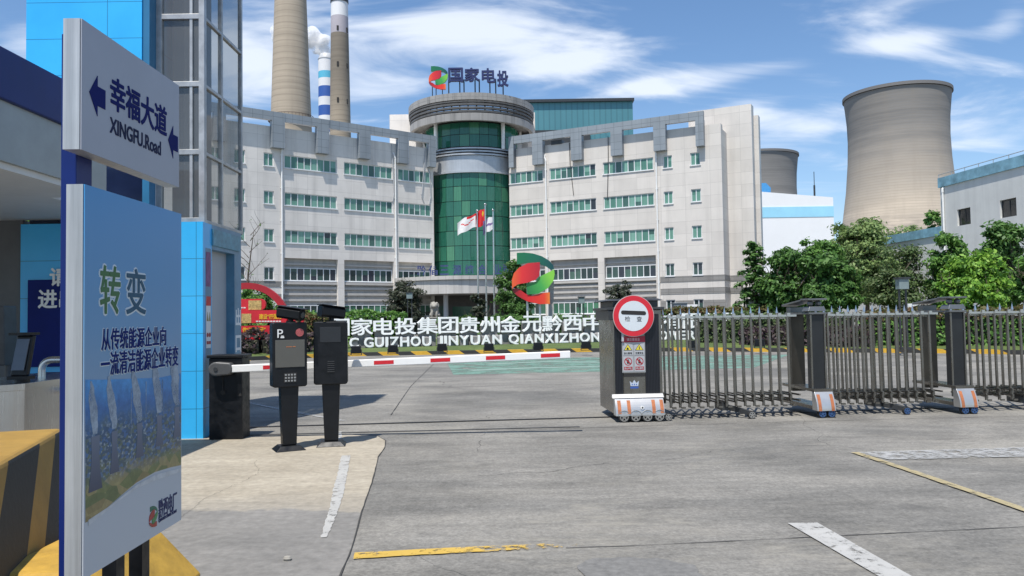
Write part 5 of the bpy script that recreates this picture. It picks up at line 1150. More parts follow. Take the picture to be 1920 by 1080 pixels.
# lattice sections
cart_x = [(4.43 - GX) / math.cos(GA) - 0.05, (6.53 - GX) / math.cos(GA) - 0.05, 6.7]
def bar_run(xs):
    for i, x in enumerate(xs):
        for y, o in ((0.06, 0.0), (0.56, 0.066)):
            b = MB(); lean = 0.012
            b.hexa([(x + o - 0.014, y - 0.014, 0.24), (x + o + 0.014, y - 0.014, 0.24), (x + o + 0.014, y + 0.014, 0.24), (x + o - 0.014, y + 0.014, 0.24)], [(x + o - 0.014 - lean, y - 0.014, 1.455), (x + o + 0.014 - lean, y - 0.014, 1.455), (x + o + 0.014 - lean, y + 0.014, 1.455), (x + o - 0.014 - lean, y + 0.014, 1.455)])
            yield b, x + o, y
spear = MB(); spear.lathe([(0.016, 0.0), (0.02, 0.03), (0.001, 0.115)], (0, 0, 0), 8)
runs = [np.arange(0.10, cart_x[0] - 0.36, 0.135), np.arange(cart_x[0] + 0.2, cart_x[1] - 0.36, 0.128), np.arange(cart_x[1] + 0.24, 6.45, 0.2)]
for ri, xs in enumerate(runs):
    for b, x, y in bar_run(xs):
        o = gb(b, 'bar', gate_steel)
        if y > 0.3:
            s_ = MB(); s_.lathe([(0.013, 1.457), (0.02, 1.487), (0.001, 1.585)], (x - 0.012, y, 0), 8); gb(s_, 'spear_tip', steel, o)
    xs = list(xs); lk = MB(); tp = MB()
    for i, x in enumerate(xs):
        nx = xs[i + 1] if i + 1 < len(xs) else x + 0.12
        for z, mm in ((0.27, lk), (0.19, lk)):
            mm.hexa([(x - 0.012, 0.0, z), (x + 0.012, 0.0, z), (nx + 0.075, 0.62, z), (nx + 0.05, 0.62, z)], [(x - 0.012, 0.0, z + 0.022), (x + 0.012, 0.0, z + 0.022), (nx + 0.075, 0.62, z + 0.022), (nx + 0.05, 0.62, z + 0.022)])
            mm.hexa([(nx - 0.012, 0.0, z + 0.03), (nx + 0.012, 0.0, z + 0.03), (x + 0.075, 0.62, z + 0.03), (x + 0.05, 0.62, z + 0.03)], [(nx - 0.012, 0.0, z + 0.052), (nx + 0.012, 0.0, z + 0.052), (x + 0.075, 0.62, z + 0.052), (x + 0.05, 0.62, z + 0.052)])
        lk.tube((x, 0.03, 0.165), (x, 0.03, 0.33), 0.02, n=8); lk.tube((x + 0.066, 0.59, 0.165), (x + 0.066, 0.59, 0.33), 0.02, n=8)
        lk.box(x + 0.015, x + 0.075, 0.01, 0.03, 0.15, 0.175)
        tp.hexa([(x - 0.022, 0.04, 1.43), (nx + 0.002, 0.04, 1.43), (nx + 0.002, 0.08, 1.43), (x - 0.022, 0.08, 1.43)], [(x - 0.022, 0.04, 1.46), (nx + 0.002, 0.04, 1.46), (nx + 0.002, 0.08, 1.46), (x - 0.022, 0.08, 1.46)])
        tp.box(x - 0.022, x + 0.022, 0.02, 0.039, 1.435, 1.485)
        tp.hexa([(x - 0.024, 0.08, 1.40), (x, 0.08, 1.40), (x + 0.075, 0.54, 1.40), (x + 0.05, 0.54, 1.40)], [(x - 0.024, 0.08, 1.42), (x, 0.08, 1.42), (x + 0.075, 0.54, 1.42), (x + 0.05, 0.54, 1.42)])
    tp.box(xs[0] - 0.05, xs[-1] + 0.2, 0.55, 0.575, 1.435, 1.456); gb(lk, 'scissor_linkage', gate_steel); gb(tp, 'top_rail', steel)
# carts
for ci, cxp in enumerate(cart_x):
    m = MB(); m.box(cxp - 0.11, cxp + 0.10, -0.03, 0.1, 0.38, 1.455); gb(m, 'post', M('dark gate post', (0.03, 0.032, 0.034), 0.3, 0.4) if ci == 0 else bpy.data.materials['dark gate post'], bevel=0.008)
    m = MB()
    for a in (-0.118, 0.085): m.box(cxp + a, cxp + a + 0.022, -0.045, -0.031, 0.4, 1.45)
    gb(m, 'post_trim', gate_steel)
    m = MB(); m.box(cxp - 0.11, cxp + 0.10, 0.62, 0.72, 0.3, 1.455); gb(m, 'post', bpy.data.materials['dark bronze post'] if ci else M('dark bronze post', (0.09, 0.082, 0.07), 0.3, 0.8, var=0.2), bevel=0.008)
    m = MB(); m.box(cxp - 0.14, cxp + 0.12, -0.07, 0.76, 1.456, 1.485); m.hexa([(cxp - 0.15, -0.06, 1.501), (cxp + 0.12, -0.06, 1.501), (cxp + 0.12, 0.16, 1.501), (cxp - 0.15, 0.16, 1.501)], [(cxp - 0.12, -0.04, 1.57), (cxp + 0.10, -0.04, 1.57), (cxp + 0.10, 0.14, 1.57), (cxp - 0.12, 0.14, 1.57)])
    m.box(cxp - 0.12, cxp + 0.10, 0.6, 0.74, 1.486, 1.57)
    for a in (-0.07, 0.05): m.ball((cxp + a, 0.04, 1.615), 0.045, 12)
    m.hexa([(cxp - 0.15, -0.07, 1.66), (cxp + 0.13, -0.07, 1.66), (cxp + 0.13, 0.2, 1.66), (cxp - 0.15, 0.2, 1.66)], [(cxp - 0.15, -0.07, 1.685), (cxp + 0.13, -0.07, 1.685), (cxp + 0.13, 0.2, 1.685), (cxp - 0.15, 0.2, 1.685)])
    m.hexa([(cxp - 0.14, 0.2, 1.65), (cxp + 0.1, 0.2, 1.65), (cxp + 0.08, 0.82, 1.58), (cxp - 0.16, 0.82, 1.58)], [(cxp - 0.14, 0.2, 1.675), (cxp + 0.1, 0.2, 1.675), (cxp + 0.08, 0.82, 1.61), (cxp - 0.16, 0.82, 1.61)])
    gb(m, 'post_cap', M('grey cast cap', (0.19, 0.195, 0.19), 0.35, 0.6) if ci == 0 else bpy.data.materials['grey cast cap'], bevel=0.006)
    m, P2 = cover(cxp - 0.14, cxp + 0.13, 0.1, 0.36, -0.08, 0.16); c2 = gb(m, 'bumper_cover', bpy.data.materials['satin steel cover'], bevel=0.004)
    m = MB(); m.box(cxp - 0.145, cxp + 0.135, -0.15, 0.9, 0.361, 0.4); m.box(cxp - 0.14, cxp + 0.13, -0.08, 0.9, 0.11, 0.16); gb(m, 'cart_frame', gate_steel)
    for a in (-0.12, 0.065):
        m = MB()
        for k in range(7): m.quad((cxp + a, P2[k][0] - 0.003, P2[k][1]), (cxp + a + 0.045, P2[k][0] - 0.003, P2[k][1]), (cxp + a + 0.045, P2[k + 1][0] - 0.003, P2[k + 1][1]), (cxp + a, P2[k + 1][0] - 0.003, P2[k + 1][1]))
        gb(m, 'reflector', orange_refl, c2)
    bh = bpy.data.materials.get('blue wheel hub') or M('blue wheel hub', (0.05, 0.11, 0.25), 0.4, 0.3)
    for a in (-0.06, 0.075): wheel(gt, cxp + a, -0.22, 0.06, 0.06, 0.05, bh)
for x in (1.22, 3.5, 5.75):
    m = MB(); m.hexa([(x - 0.35, 0.3, 0.12), (x - 0.31, 0.3, 0.12), (x + 0.0, -0.08, 0.05), (x - 0.04, -0.08, 0.05)], [(x - 0.35, 0.3, 0.2), (x - 0.31, 0.3, 0.2), (x + 0.0, -0.08, 0.11), (x - 0.04, -0.08, 0.11)]); m.box(x - 0.36, x - 0.26, 0.1, 0.4, 0.1, 0.22); gb(m, 'caster_arm', dark_metal)
    wheel(gt, x + 0.0, -0.12, 0.055, 0.055, 0.045, steel if x < 2 else bh)

# ------------------------------------------------------------------ company name letters
P0, P1 = Vector((-6.97, 33.0, 0)), Vector((11.4, 37.65, 0)); dd = (P1 - P0).normalized(); aw = math.atan2(dd.y, dd.x)
ws = thing('company_name_sign', 'two rows of big white characters and Latin letters on grey plinths along the lawn', 'sign', (0.5, 34.9, 0.2))
lu = lambda x: u_px(x, P0, dd)
def lp(u, y=0.0, z=0.0): q = P0 + dd * u; return (q.x + dd.y * y * -1, q.y + dd.x * y, z)   # y>0 is behind
zd = (0, 0, 1); xd3 = (dd.x, dd.y, 0)
chars = [('国', 612 + 9, 654), ('家', 658, 698), ('电', 700, 737), ('投', 740, 779), ('集', 782, 820), ('团', 822, 858), ('贵', 861, 898), ('州', 901, 936), ('金', 938, 975), ('元', 979, 1014), ('黔', 1017, 1053), ('西', 1056, 1090), ('中', 1094, 1128)]
x_ = 1131
for ch in '水发电有限公司': chars.append((ch, x_, x_ + 34.5)); x_ += 37.4
rc = random.Random(8); letter_white = M('white letter face', (0.88, 0.88, 0.87), 0.45, var=0.05)
for ch, a, b in chars:
    u0, u1 = lu(a), lu(b); m = MB(); m.text(ch, lp(u0, 0.16, 0.80), xd3, zd, u1 - u0, 0.70, 0.16, 0.0, fat=0.016); m.build('character', letter_white, ws)
    m = MB(); hgt = 1.18 if ch not in '团国' else 1.42
    v = 0.07
    m.hexa([lp(u0 + v, 0.161, 0.2), lp(u1 - v, 0.161, 0.2), lp(u1 - v, 0.62, 0.2), lp(u0 + v, 0.62, 0.2)], [lp(u0 + v, 0.161, hgt), lp(u1 - v, 0.161, hgt), lp(u1 - v, 0.55, hgt + 0.04), lp(u0 + v, 0.55, hgt + 0.04)]); m.build('plinth', letter_body, ws, bevel=0.02)
lat = []
for wd, a, b in (('SPIC', 600, 673), ('GUIZHOU', 680, 808), ('JINYUAN', 817, 940), ('QIANXIZHONGSHUI', 950, 1208), ('POWER', 1216, 1300), ('CO.,LTD.', 1306, 1406)):
    wts = [{'I': 0.42, 'J': 0.6, '.': 0.35, ',': 0.3, 'W': 1.25, 'O': 1.12, 'Q': 1.15, 'G': 1.05, 'C': 0.95, 'L': 0.75, 'T': 0.85}.get(c, 1.0) for c in wd]; T = sum(wts); s_ = 0.0
    for c, wt in zip(wd, wts): lat.append((c, a + (b - a) * s_ / T, a + (b - a) * (s_ + wt) / T, wt)); s_ += wt
for c, a, b, wt in lat:
    u0, u1 = lu(a), lu(b); g_ = (u1 - u0) * (0.1 if wt > 0.5 else 0.26); u0 += g_; u1 -= g_; h = 0.4 if c not in '.,' else 0.1
    m = MB(); m.text(c, lp(u0, -0.04, 0.28 if c not in 'Q,' else 0.23), xd3, zd, u1 - u0, h + (0.05 if c in 'Q' else 0), 0.10, 0.0, fat=0.017); m.build('letter', letter_white, ws)
    if c not in '.,':
        m = MB(); m.hexa([lp(u0 + 0.02, -0.039, 0.16), lp(u1 - 0.02, -0.039, 0.16), lp(u1 - 0.02, 0.12, 0.16), lp(u0 + 0.02, 0.12, 0.16)], [lp(u0 + 0.02, -0.039, 0.62), lp(u1 - 0.02, -0.039, 0.62), lp(u1 - 0.02, 0.12, 0.70), lp(u0 + 0.02, 0.12, 0.70)]); m.build('plinth', letter_body, ws)

# ------------------------------------------------------------------ emblem sculpture
o_ = onY(960.5, 571, 37.6); H = onY(1000, 473, 37.6)[2] - o_[2]
t = thing('emblem_sculpture', 'giant red and green ribbon emblem on white posts rising behind the white letters', 'sculpture', (o_[0] + 1, 37.7, 0.27))
em_ = emblem_mats(H, 'sculpture'); k = H / 477.0; kx = (onY(1040, 520, 37.6)[0] - o_[0]) / 387.0
for i, (nm, pts) in enumerate(_LG.items()):
    m = MB(); m.prism([((x - 985) * kx, [0.05, -0.12, -0.04, 0.0][i], (535 - y) * k) for x, y in pts], (0, 0.16, 0)); m.build('ribbon', em_[nm], t, world=False, loc=Vector(o_) - ORG[t.name])
m = MB()
for px, yy in ((989.5, 470), (1013, 0)): X = onY(px, 600, 37.7)[0]; m.tube((X, 37.85, 0.27), (X, 37.85, 2.5), 0.055, n=10)
X = onY(990, 600, 37.7)[0]; m.tube((X - 0.0, 37.85, 2.5), (X, 37.85, 3.35), 0.04, n=8); m.build('post', white_paint, t, smooth=40)
m = MB(); X = onY(1032, 600, 37.7)[0]; m.hexa([(X - 0.12, 37.9, 0.27), (X + 0.12, 37.9, 0.27), (X + 0.12, 38.05, 0.27), (X - 0.12, 38.05, 0.27)], [(X - 0.03, 37.9, 3.2), (X + 0.22, 37.9, 3.2), (X + 0.22, 38.05, 3.2), (X - 0.03, 38.05, 3.2)]); m.build('back_strut', M('grey strut', (0.36, 0.35, 0.33), 0.6), t)

# ------------------------------------------------------------------ red slogan sign
t = thing('slogan_sign', 'red slogan sign of stacked boards under a half arch with yellow characters', 'sign', (-11.2, 32.5, 0.25))
YR = 32.3
def rp(x, y, Y=YR): return onY(x, y, Y)
ctr = rp(462, 612); R1 = rp(462, 530)[2] - ctr[2]; R0 = R1 - 0.26
m = MB(); A = np.linspace(-0.35, math.pi * 0.62, 26)
m.prism([(ctr[0] + R1 * math.cos(a), YR, ctr[2] + R1 * math.sin(a)) for a in A] + [(ctr[0] + R0 * math.cos(a), YR, ctr[2] + R0 * math.sin(a)) for a in A[::-1]], (0, 0.22, 0)); m.build('arch', dark_red, t)
def board(nm, x0, x1, y0, y1, rnd_=False, yo=0.05, mat_=red_paint):
    a, b = rp(x0, y1, YR - yo), rp(x1, y0, YR - yo); m = MB(); r = (b[2] - a[2]) / 2 if rnd_ else 0.06
    pf = [(a[0], a[2]), (b[0] - r, a[2])] + [(b[0] - r + r * math.cos(q), (a[2] + b[2]) / 2 + (b[2] - a[2]) / 2 * math.sin(q)) for q in np.linspace(-1.4, 1.4, 8)] + [(b[0] - r, b[2]), (a[0], b[2])]
    m.prism([(x, YR - yo, z) for x, z in pf], (0, 0.14, 0)); return m.build(nm, mat_, t)
gold = M('golden yellow lettering', (0.75, 0.42, 0.02), 0.4, var=0.1); pinkw = M('pale lettering', (0.7, 0.62, 0.6), 0.5)
b1 = board('board', 395, 498, 560, 583, True); b2 = board('board', 385, 538, 581, 607, False, 0.12); b3 = board('board', 385, 524, 610, 640, False, 0.10)
m = MB(); a, b = rp(466, 581, YR - 0.056), rp(490, 563, YR - 0.056); m.box(a[0], b[0], YR - 0.07, YR - 0.0505, a[2], b[2]); a, b = rp(453, 606, YR - 0.13), rp(471, 588, YR - 0.13); m.box(a[0], b[0], YR - 0.14, YR - 0.1205, a[2], b[2]); m.build('picture', M('yellow building picture', (0.5, 0.34, 0.12), 0.5, var=0.6, scale=14), b1)
def rtext(par, s_, x0, x1, y0, y1, yo, mt):
    a, b = rp(x0, y1, YR - yo), rp(x1, y0, YR - yo); m = MB(); m.text(s_, a, (1, 0, 0), zd, b[0] - a[0], b[2] - a[2], 0.015, 0.02); m.build('lettering', mt, par)
rtext(b2, '建设“四强党”', 486, 531, 588, 599, 0.121, gold); rtext(b3, '做“三优党员”', 455, 498, 613, 624, 0.101, gold)
m = MB()
for x0, x1, y, yo in ((480, 528, 602.5, 0.121), (455, 497, 629.5, 0.101), (440, 462, 577, 0.051)):
    n_ = int((x1 - x0) / 5)
    for i in range(n_): a, b = rp(x0 + (x1 - x0) * i / n_, y + 1.2, YR - yo), rp(x0 + (x1 - x0) * (i + 0.78) / n_, y - 1.2, YR - yo); m.box(a[0], b[0], a[1] - 0.012, a[1] - 0.0005, a[2], b[2])
m.build('fine_print', pinkw, t)
m = MB(); q = rp(560, 598); m.lathe(ring(0.16, 0.24, -0.05, 0.05), (0, 0, 0), 24, closed=True); m.v = [(q[0] + p[0], YR + p[2], q[2] + p[1]) for p in m.v]; m.tube((q[0] - 0.55, YR, q[2] - 0.1), (q[0] - 0.2, YR, q[2] - 0.05), 0.04, n=8); m.build('wheel_ornament', red_paint, t)
m = MB(); q = rp(463, 642); m.ball((q[0], YR, 0.62), (0.5, 0.1, 0.4), 16); q = rp(505, 640); m.ball((q[0], YR + 0.02, 0.55), (0.55, 0.09, 0.35), 16); m.build('red_ribbon', dark_red, t, smooth=60)
m = MB(); q = rp(486, 641); m.ball((q[0], YR - 0.1, q[2] - 0.02), (0.16, 0.08, 0.1), 12); m.build('gold_flower', gold, t, smooth=60)
m = MB()
for px in (420, 470, 515): X = rp(px, 640)[0]; m.tube((X, YR + 0.06, 0.2), (X, YR + 0.06, 1.5), 0.04, n=8)
m.build('post', dark_metal, t)

# ------------------------------------------------------------------ flagpoles and flags
def flag_mesh(W, Hh, seed, mats, fn, droop=0.25, ph=0.0):
    m = MB(); nx, nz_ = 22, 12; vs = []
    for j in range(nz_ + 1):
        for i in range(nx + 1):
            u, v = i / nx, j / nz_; x = -W * u * 0.96; z = Hh * (v - 1) - droop * W * u ** 1.3 + 0.05 * math.sin(u * 9 + v * 2 + ph); y = 0.14 * math.sin(u * 8 + ph + v * 1.2) * u
            vs.append((x, y, z))
    fs, ms = [], []
    for j in range(nz_):
        for i in range(nx): fs.append((j * (nx + 1) + i, j * (nx + 1) + i + 1, (j + 1) * (nx + 1) + i + 1, (j + 1) * (nx + 1) + i)); ms.append(fn((i + 0.5) / nx, (j + 0.5) / nz_))
    m.v = vs; m.f = fs; m.m = ms; return m
fr = M('flag red', (0.62, 0.015, 0.02), 0.7); fw = M('flag white', (0.72, 0.71, 0.7), 0.7); fp = M('flag purple', (0.2, 0.13, 0.3), 0.7); fyel = M('flag yellow', (0.75, 0.5, 0.03), 0.7)
star = lambda u, v: 1 if (u - 0.18) ** 2 + (v - 0.75) ** 2 * 0.45 < 0.009 else 0
for px, top, lab, W_, Hf, fn, mats, fl, dz, dr_, ph in (
        (894.5, 397, 'slender flagpole carrying the white flag, first of three before the glass tower', 1.55, 1.05, lambda u, v: 1 if (abs(v - 0.55 - 0.1 * math.sin(u * 9)) < 0.05 and 0.15 < u < 0.8) or (v > 0.86 and u < 0.5) else 0, [fw, fr], 'white company flag with red markings blowing from the pole', 0.15, 0.42, 0.0),
        (909.5, 385, 'tallest middle flagpole carrying the red national flag', 0.72, 1.25, star, [fr, fyel], 'red national flag with yellow stars on the middle pole', 0.25, 0.55, 1.3),
        (924.3, 396, 'slender flagpole carrying the pale purple flag, last of three', 0.75, 1.05, lambda u, v: 1 if (u - 0.75 + v * 0.4) > 0.12 or abs(v - 0.5) < 0.06 else 0, [fw, fp], 'pale flag with purple markings hanging half furled', 0.4, 0.55, 2.2)):
    p = onY(px, top, 60.0); t = thing('flagpole', lab, 'flagpole', (p[0], 60, 0.2), 0, 'flagpoles before the entrance')
    m = MB(); m.tube((0, 0, 0), (0, 0, p[2] - 0.2), 0.075, 0.05, n=10); m.build('pole', steel, t, world=False, smooth=40)
    m = MB(); m.ball((0, 0, p[2] - 0.12), 0.1, 10); m.build('finial', steel, t, world=False, smooth=40)
    fm = flag_mesh(W_, Hf, 1, mats, fn, dr_, ph); f = fm.build('flag', mats, smooth=60); f.location = (p[0] - 0.06, 60, p[2] - dz); tag(f, fl, 'flag')

# ------------------------------------------------------------------ stone lion
p = onY(815, 600, 66); t = thing('stone_lion', 'pale carved stone lion seated on a pedestal before the entrance', 'statue', (p[0], 66, 0.0))
z0 = onY(815, 597, 66)[2]
m = MB(); m.box(p[0] - 0.55, p[0] + 0.55, 65.6, 66.7, 0, z0); m.box(p[0] - 0.62, p[0] + 0.62, 65.52, 66.78, z0 + 0.001, z0 + 0.12); m.build('pedestal', stone, t, bevel=0.03)
m = MB(); me_x = p[0]; zb = z0 + 0.12
for c_, r_ in (((0, 66.25, zb + 0.32), (0.4, 0.48, 0.36)), ((0, 66.0, zb + 0.62), (0.36, 0.34, 0.34)), ((0, 65.85, zb + 0.95), (0.33, 0.32, 0.3)), ((0, 65.58, zb + 0.9), (0.17, 0.12, 0.13)), ((-0.2, 65.75, zb + 0.22), (0.11, 0.14, 0.34)), ((0.2, 65.75, zb + 0.22), (0.11, 0.14, 0.34)), ((-0.34, 66.2, zb + 0.16), (0.13, 0.34, 0.18)), ((0.34, 66.2, zb + 0.16), (0.13, 0.34, 0.18)), ((-0.24, 65.82, zb + 1.16), (0.09, 0.09, 0.1)), ((0.24, 65.82, zb + 1.16), (0.09, 0.09, 0.1)), ((0, 66.7, zb + 0.5), (0.1, 0.12, 0.35)), ((-0.11, 65.57, zb + 1.02), (0.05, 0.04, 0.05)), ((0.11, 65.57, zb + 1.02), (0.05, 0.04, 0.05))):
    m.ball((me_x + c_[0], c_[1], c_[2]), r_, 14)
rl = random.Random(2)
for i in range(26):
    a = rl.uniform(0, 2 * math.pi); m.ball((me_x + 0.33 * math.cos(a), 65.92 + 0.1 * math.sin(a), zb + 0.95 + 0.3 * math.sin(a)), 0.085, 8)
lion = m.build('lion_body', stone, t, smooth=180); rmd = lion.modifiers.new('r', 'REMESH'); rmd.mode = 'VOXEL'; rmd.voxel_size = 0.035; rmd.use_smooth_shade = True

# ------------------------------------------------------------------ lamps, floodlights, cabinets on the grounds
def lamp(px, pyt, Y, lab, wd=0.16):
    p = onY(px, pyt, Y); t = thing('garden_lamp', lab, 'lamp', (p[0], Y, 0.2), 0, 'garden lamps on the grounds'); h = p[2] - 0.2
    m = MB()
    for s in (-1, 1): m.box(s * wd - 0.025, s * wd + 0.025, -0.03, 0.03, 0, h - 0.4)
    m.box(-wd - 0.06, wd + 0.06, -0.15, 0.15, 0, 0.08); m.build('post', dark_metal, t, world=False)
    m = MB(); m.box(-wd - 0.05, wd + 0.05, -0.14, 0.14, h - 0.4, h - 0.06); m.build('lantern', M('frosted lantern', (0.2, 0.25, 0.25), 0.3), t, world=False, bevel=0.01)
    m = MB(); m.box(-wd - 0.09, wd + 0.09, -0.18, 0.18, h - 0.058, h); m.build('cap', dark_metal, t, world=False)
lamp(768, 548, 48, 'dark twin post garden lamp in front of the shrub beside the entrance', 0.13)
lamp(1090, 556, 44, 'dark twin post garden lamp beside the emblem sculpture', 0.12)
lamp(1691, 520, 25.8, 'tall grey twin post garden lamp in the hedge beyond the gate', 0.11)
fl0 = None
for px, pb, lab in ((668, 666, 'by the first white character'), (737, 664, 'below the gap left of the tree'), (787 + 42, 661, 'under the boxed character'), (917, 661, 'below the middle of the letters'), (1009, 659, 'under the flat topped character'), (1099, 657, 'beside the striped gate head'), (1298, 655, 'seen through the gate bars, nearer its head'), (1424, 653, 'seen through the gate bars, beyond the last letter')):
    p = onZ(px, pb, 0.2)
    if p[1] > 34: p = p * (33.6 / p[1])
    Y = min(p[1], 33.5); X = onY(px, pb, Y)[0]
    if fl0 is None:
        t = thing('floodlight', '', 'floodlight', (X, Y, 0.2), 0, 'box floodlights on the lawn')
        m = MB(); m.box(-0.17, 0.17, -0.08, 0.08, 0.06, 0.33); m.build('housing', black_metal, t, world=False, bevel=0.015)
        m = MB(); m.box(-0.2, -0.175, -0.03, 0.03, 0.0, 0.2); m.box(0.175, 0.2, -0.03, 0.03, 0.0, 0.2); m.box(-0.174, 0.174, -0.03, 0.03, 0.0, 0.02); m.build('bracket', dark_metal, t, world=False)
        m = MB(); m.box(-0.14, 0.14, 0.081, 0.086, 0.09, 0.3); m.build('glass', screen_glass, t, world=False); fl0 = t
    else:
        t = copy_tree(fl0); t.location = (X, Y, 0.2)
    t['label'] = 'black box floodlight on the lawn ' + lab
p = onY(1276, 569, 52); m = MB(); m.box(p[0] - 0.45, p[0] + 0.45, 52, 52.7, 0.2, p[2]); m.box(p[0] - 0.5, p[0] + 0.5, 51.95, 52.75, p[2] + 0.001, p[2] + 0.06); solo('electrical_cabinet', m, M('grey cabinet', (0.2, 0.23, 0.25), 0.5), 'grey electrical cabinet standing near the right wing window', 'cabinet', (p[0], 52, 0.2), bevel=0.01)
p = onY(1293, 575, 53); m = MB(); m.box(p[0] - 0.55, p[0] + 0.55, 53, 53.4, 0.2, p[2] + 0.15); m.mi = 1
for i in range(3): m.box(p[0] - 0.45, p[0] + 0.45, 52.985, 52.999, p[2] - 0.35 + 0.15 * i, p[2] - 0.28 + 0.15 * i)
solo('notice_board', m, [white_paint, pale_grey], 'small white notice board with grey lines beside the grey cabinet', 'notice board', (p[0], 53, 0.2))
p = onY(1715, 570, 30); m = MB(); m.box(p[0] - 0.25, p[0] + 0.25, 30, 30.1, 0.2, 1.75); solo('white_board', m, white_paint, 'plain white board standing behind the hedge near the tall lamp', 'board', (p[0], 30, 0.2), bevel=0.01)
# bus shelter like glass shed at right edge of the right wing
p0, p1 = onY(1408, 560, 48), onY(1464, 560, 48); t = thing('glass_shelter', 'small grey glass shelter behind the hedge near the dark trees', 'shelter', (p0[0] + 1, 48.5, 0.2))
m = MB(); m.box(p0[0], p1[0], 48, 50, 2.5, 2.68); m.build('roof', dark_metal, t)
m = MB()
for x in (p0[0] + 0.1, p1[0] - 0.2):
    for y in (48.1, 49.8): m.box(x, x + 0.1, y, y + 0.1, 0.2, 2.498)
m.build('post', dark_metal, t); m = MB(); m.box(p0[0] + 0.25, p1[0] - 0.3, 49.83, 49.86, 0.6, 2.4); m.build('glass_panel', M('pale shelter glass', (0.3, 0.36, 0.36), 0.1), t)

# ------------------------------------------------------------------ vegetation
def leaf_obj(name, C, Nrm, size, seed, mat_, parent=None, core=None):
    """one mesh of small folded leaves at centres C (n,3) facing roughly Nrm"""
    rg = np.random.default_rng(seed); n = len(C)
    N_ = Nrm + rg.normal(0, 0.55, (n, 3)); N_ /= np.linalg.norm(N_, axis=1)[:, None] + 1e-9
    T = rg.normal(0, 1, (n, 3)); T -= N_ * (T * N_).sum(1)[:, None]; T /= np.linalg.norm(T, axis=1)[:, None] + 1e-9
    B = np.cross(N_, T); s = (size * rg.uniform(0.6, 1.35, n))[:, None]
    V = np.stack([C - T * s, C + B * s * 0.5 + N_ * s * 0.12, C + T * s, C - B * s * 0.5 + N_ * s * 0.12], 1).reshape(-1, 3)
    nv = n * 4; me = bpy.data.meshes.new(name); me.vertices.add(nv); me.vertices.foreach_set('co', V.astype(np.float32).ravel())
    me.loops.add(nv); me.loops.foreach_set('vertex_index', np.arange(nv, dtype=np.int32))
    me.polygons.add(n); me.polygons.foreach_set('loop_start', np.arange(0, nv, 4, dtype=np.int32))
    me.polygons.foreach_set('loop_total', np.full(n, 4, dtype=np.int32))
    me.materials.append(mat_); me.update(); me.validate()
    o = bpy.data.objects.new(name, me); COL.objects.link(o)
    if parent: o.parent = parent
    return o
def clump_pts(blobs, nclump, nleaf, rc, seed, shell=0.55):
    """leaf centres gathered in clumps that sit in the outer part of ellipsoids (x,y,z,rx,ry,rz)"""
    rg = np.random.default_rng(seed); vol = np.array([b[3] * b[4] * b[5] for b in blobs]) ** 0.7; pr = vol / vol.sum(); Cs, Ns = [], []
    for bi in rg.choice(len(blobs), nclump, p=pr):
        b = np.array(blobs[bi]); d = rg.normal(0, 1, 3); d /= np.linalg.norm(d); r = shell + (1.06 - shell) * rg.uniform() ** 0.7
        c = b[:3] + d * b[3:] * r; k = int(nleaf * rg.uniform(0.5, 1.5)); rr = rc * rg.uniform(0.6, 1.3)
        g_ = rg.normal(0, 1, (k, 3)); g_ *= (rg.uniform(0, 1, k) ** 0.4 / (np.linalg.norm(g_, axis=1) + 1e-9))[:, None]
        p = c + g_ * rr * np.array([1, 1, 0.6]); Cs.append(p); nn = g_ * 0.5 + d * 0.5 + np.array([0, 0, 0.55]); Ns.append(nn)
    return np.concatenate(Cs), np.concatenate(Ns)
def branch_mb(m, p, d, ln, r, depth, rg, tips):
    pts, rr = [p], [r]; q = Vector(p); v = Vector(d)
    for k in range(4):
        v = (v + Vector((rg.uniform(-.16, .16), rg.uniform(-.16, .16), rg.uniform(-.02, .14)))).normalized(); q = q + v * ln / 4; pts.append(tuple(q)); rr.append(r * (1 - 0.14 * (k + 1)))
    m.path(pts, rr, 6); tips.append(tuple(q))
    if depth:
        for k in range(rg.choice([2, 3])):
            a = rg.uniform(0, 2 * math.pi); w_ = (v * 0.75 + Vector((math.cos(a), math.sin(a), rg.uniform(0.0, 0.5))) * 0.75).normalized()
            branch_mb(m, pts[rg.choice([2, 3, 4])], w_, ln * rg.uniform(0.6, 0.85), r * 0.55, depth - 1, rg, tips)
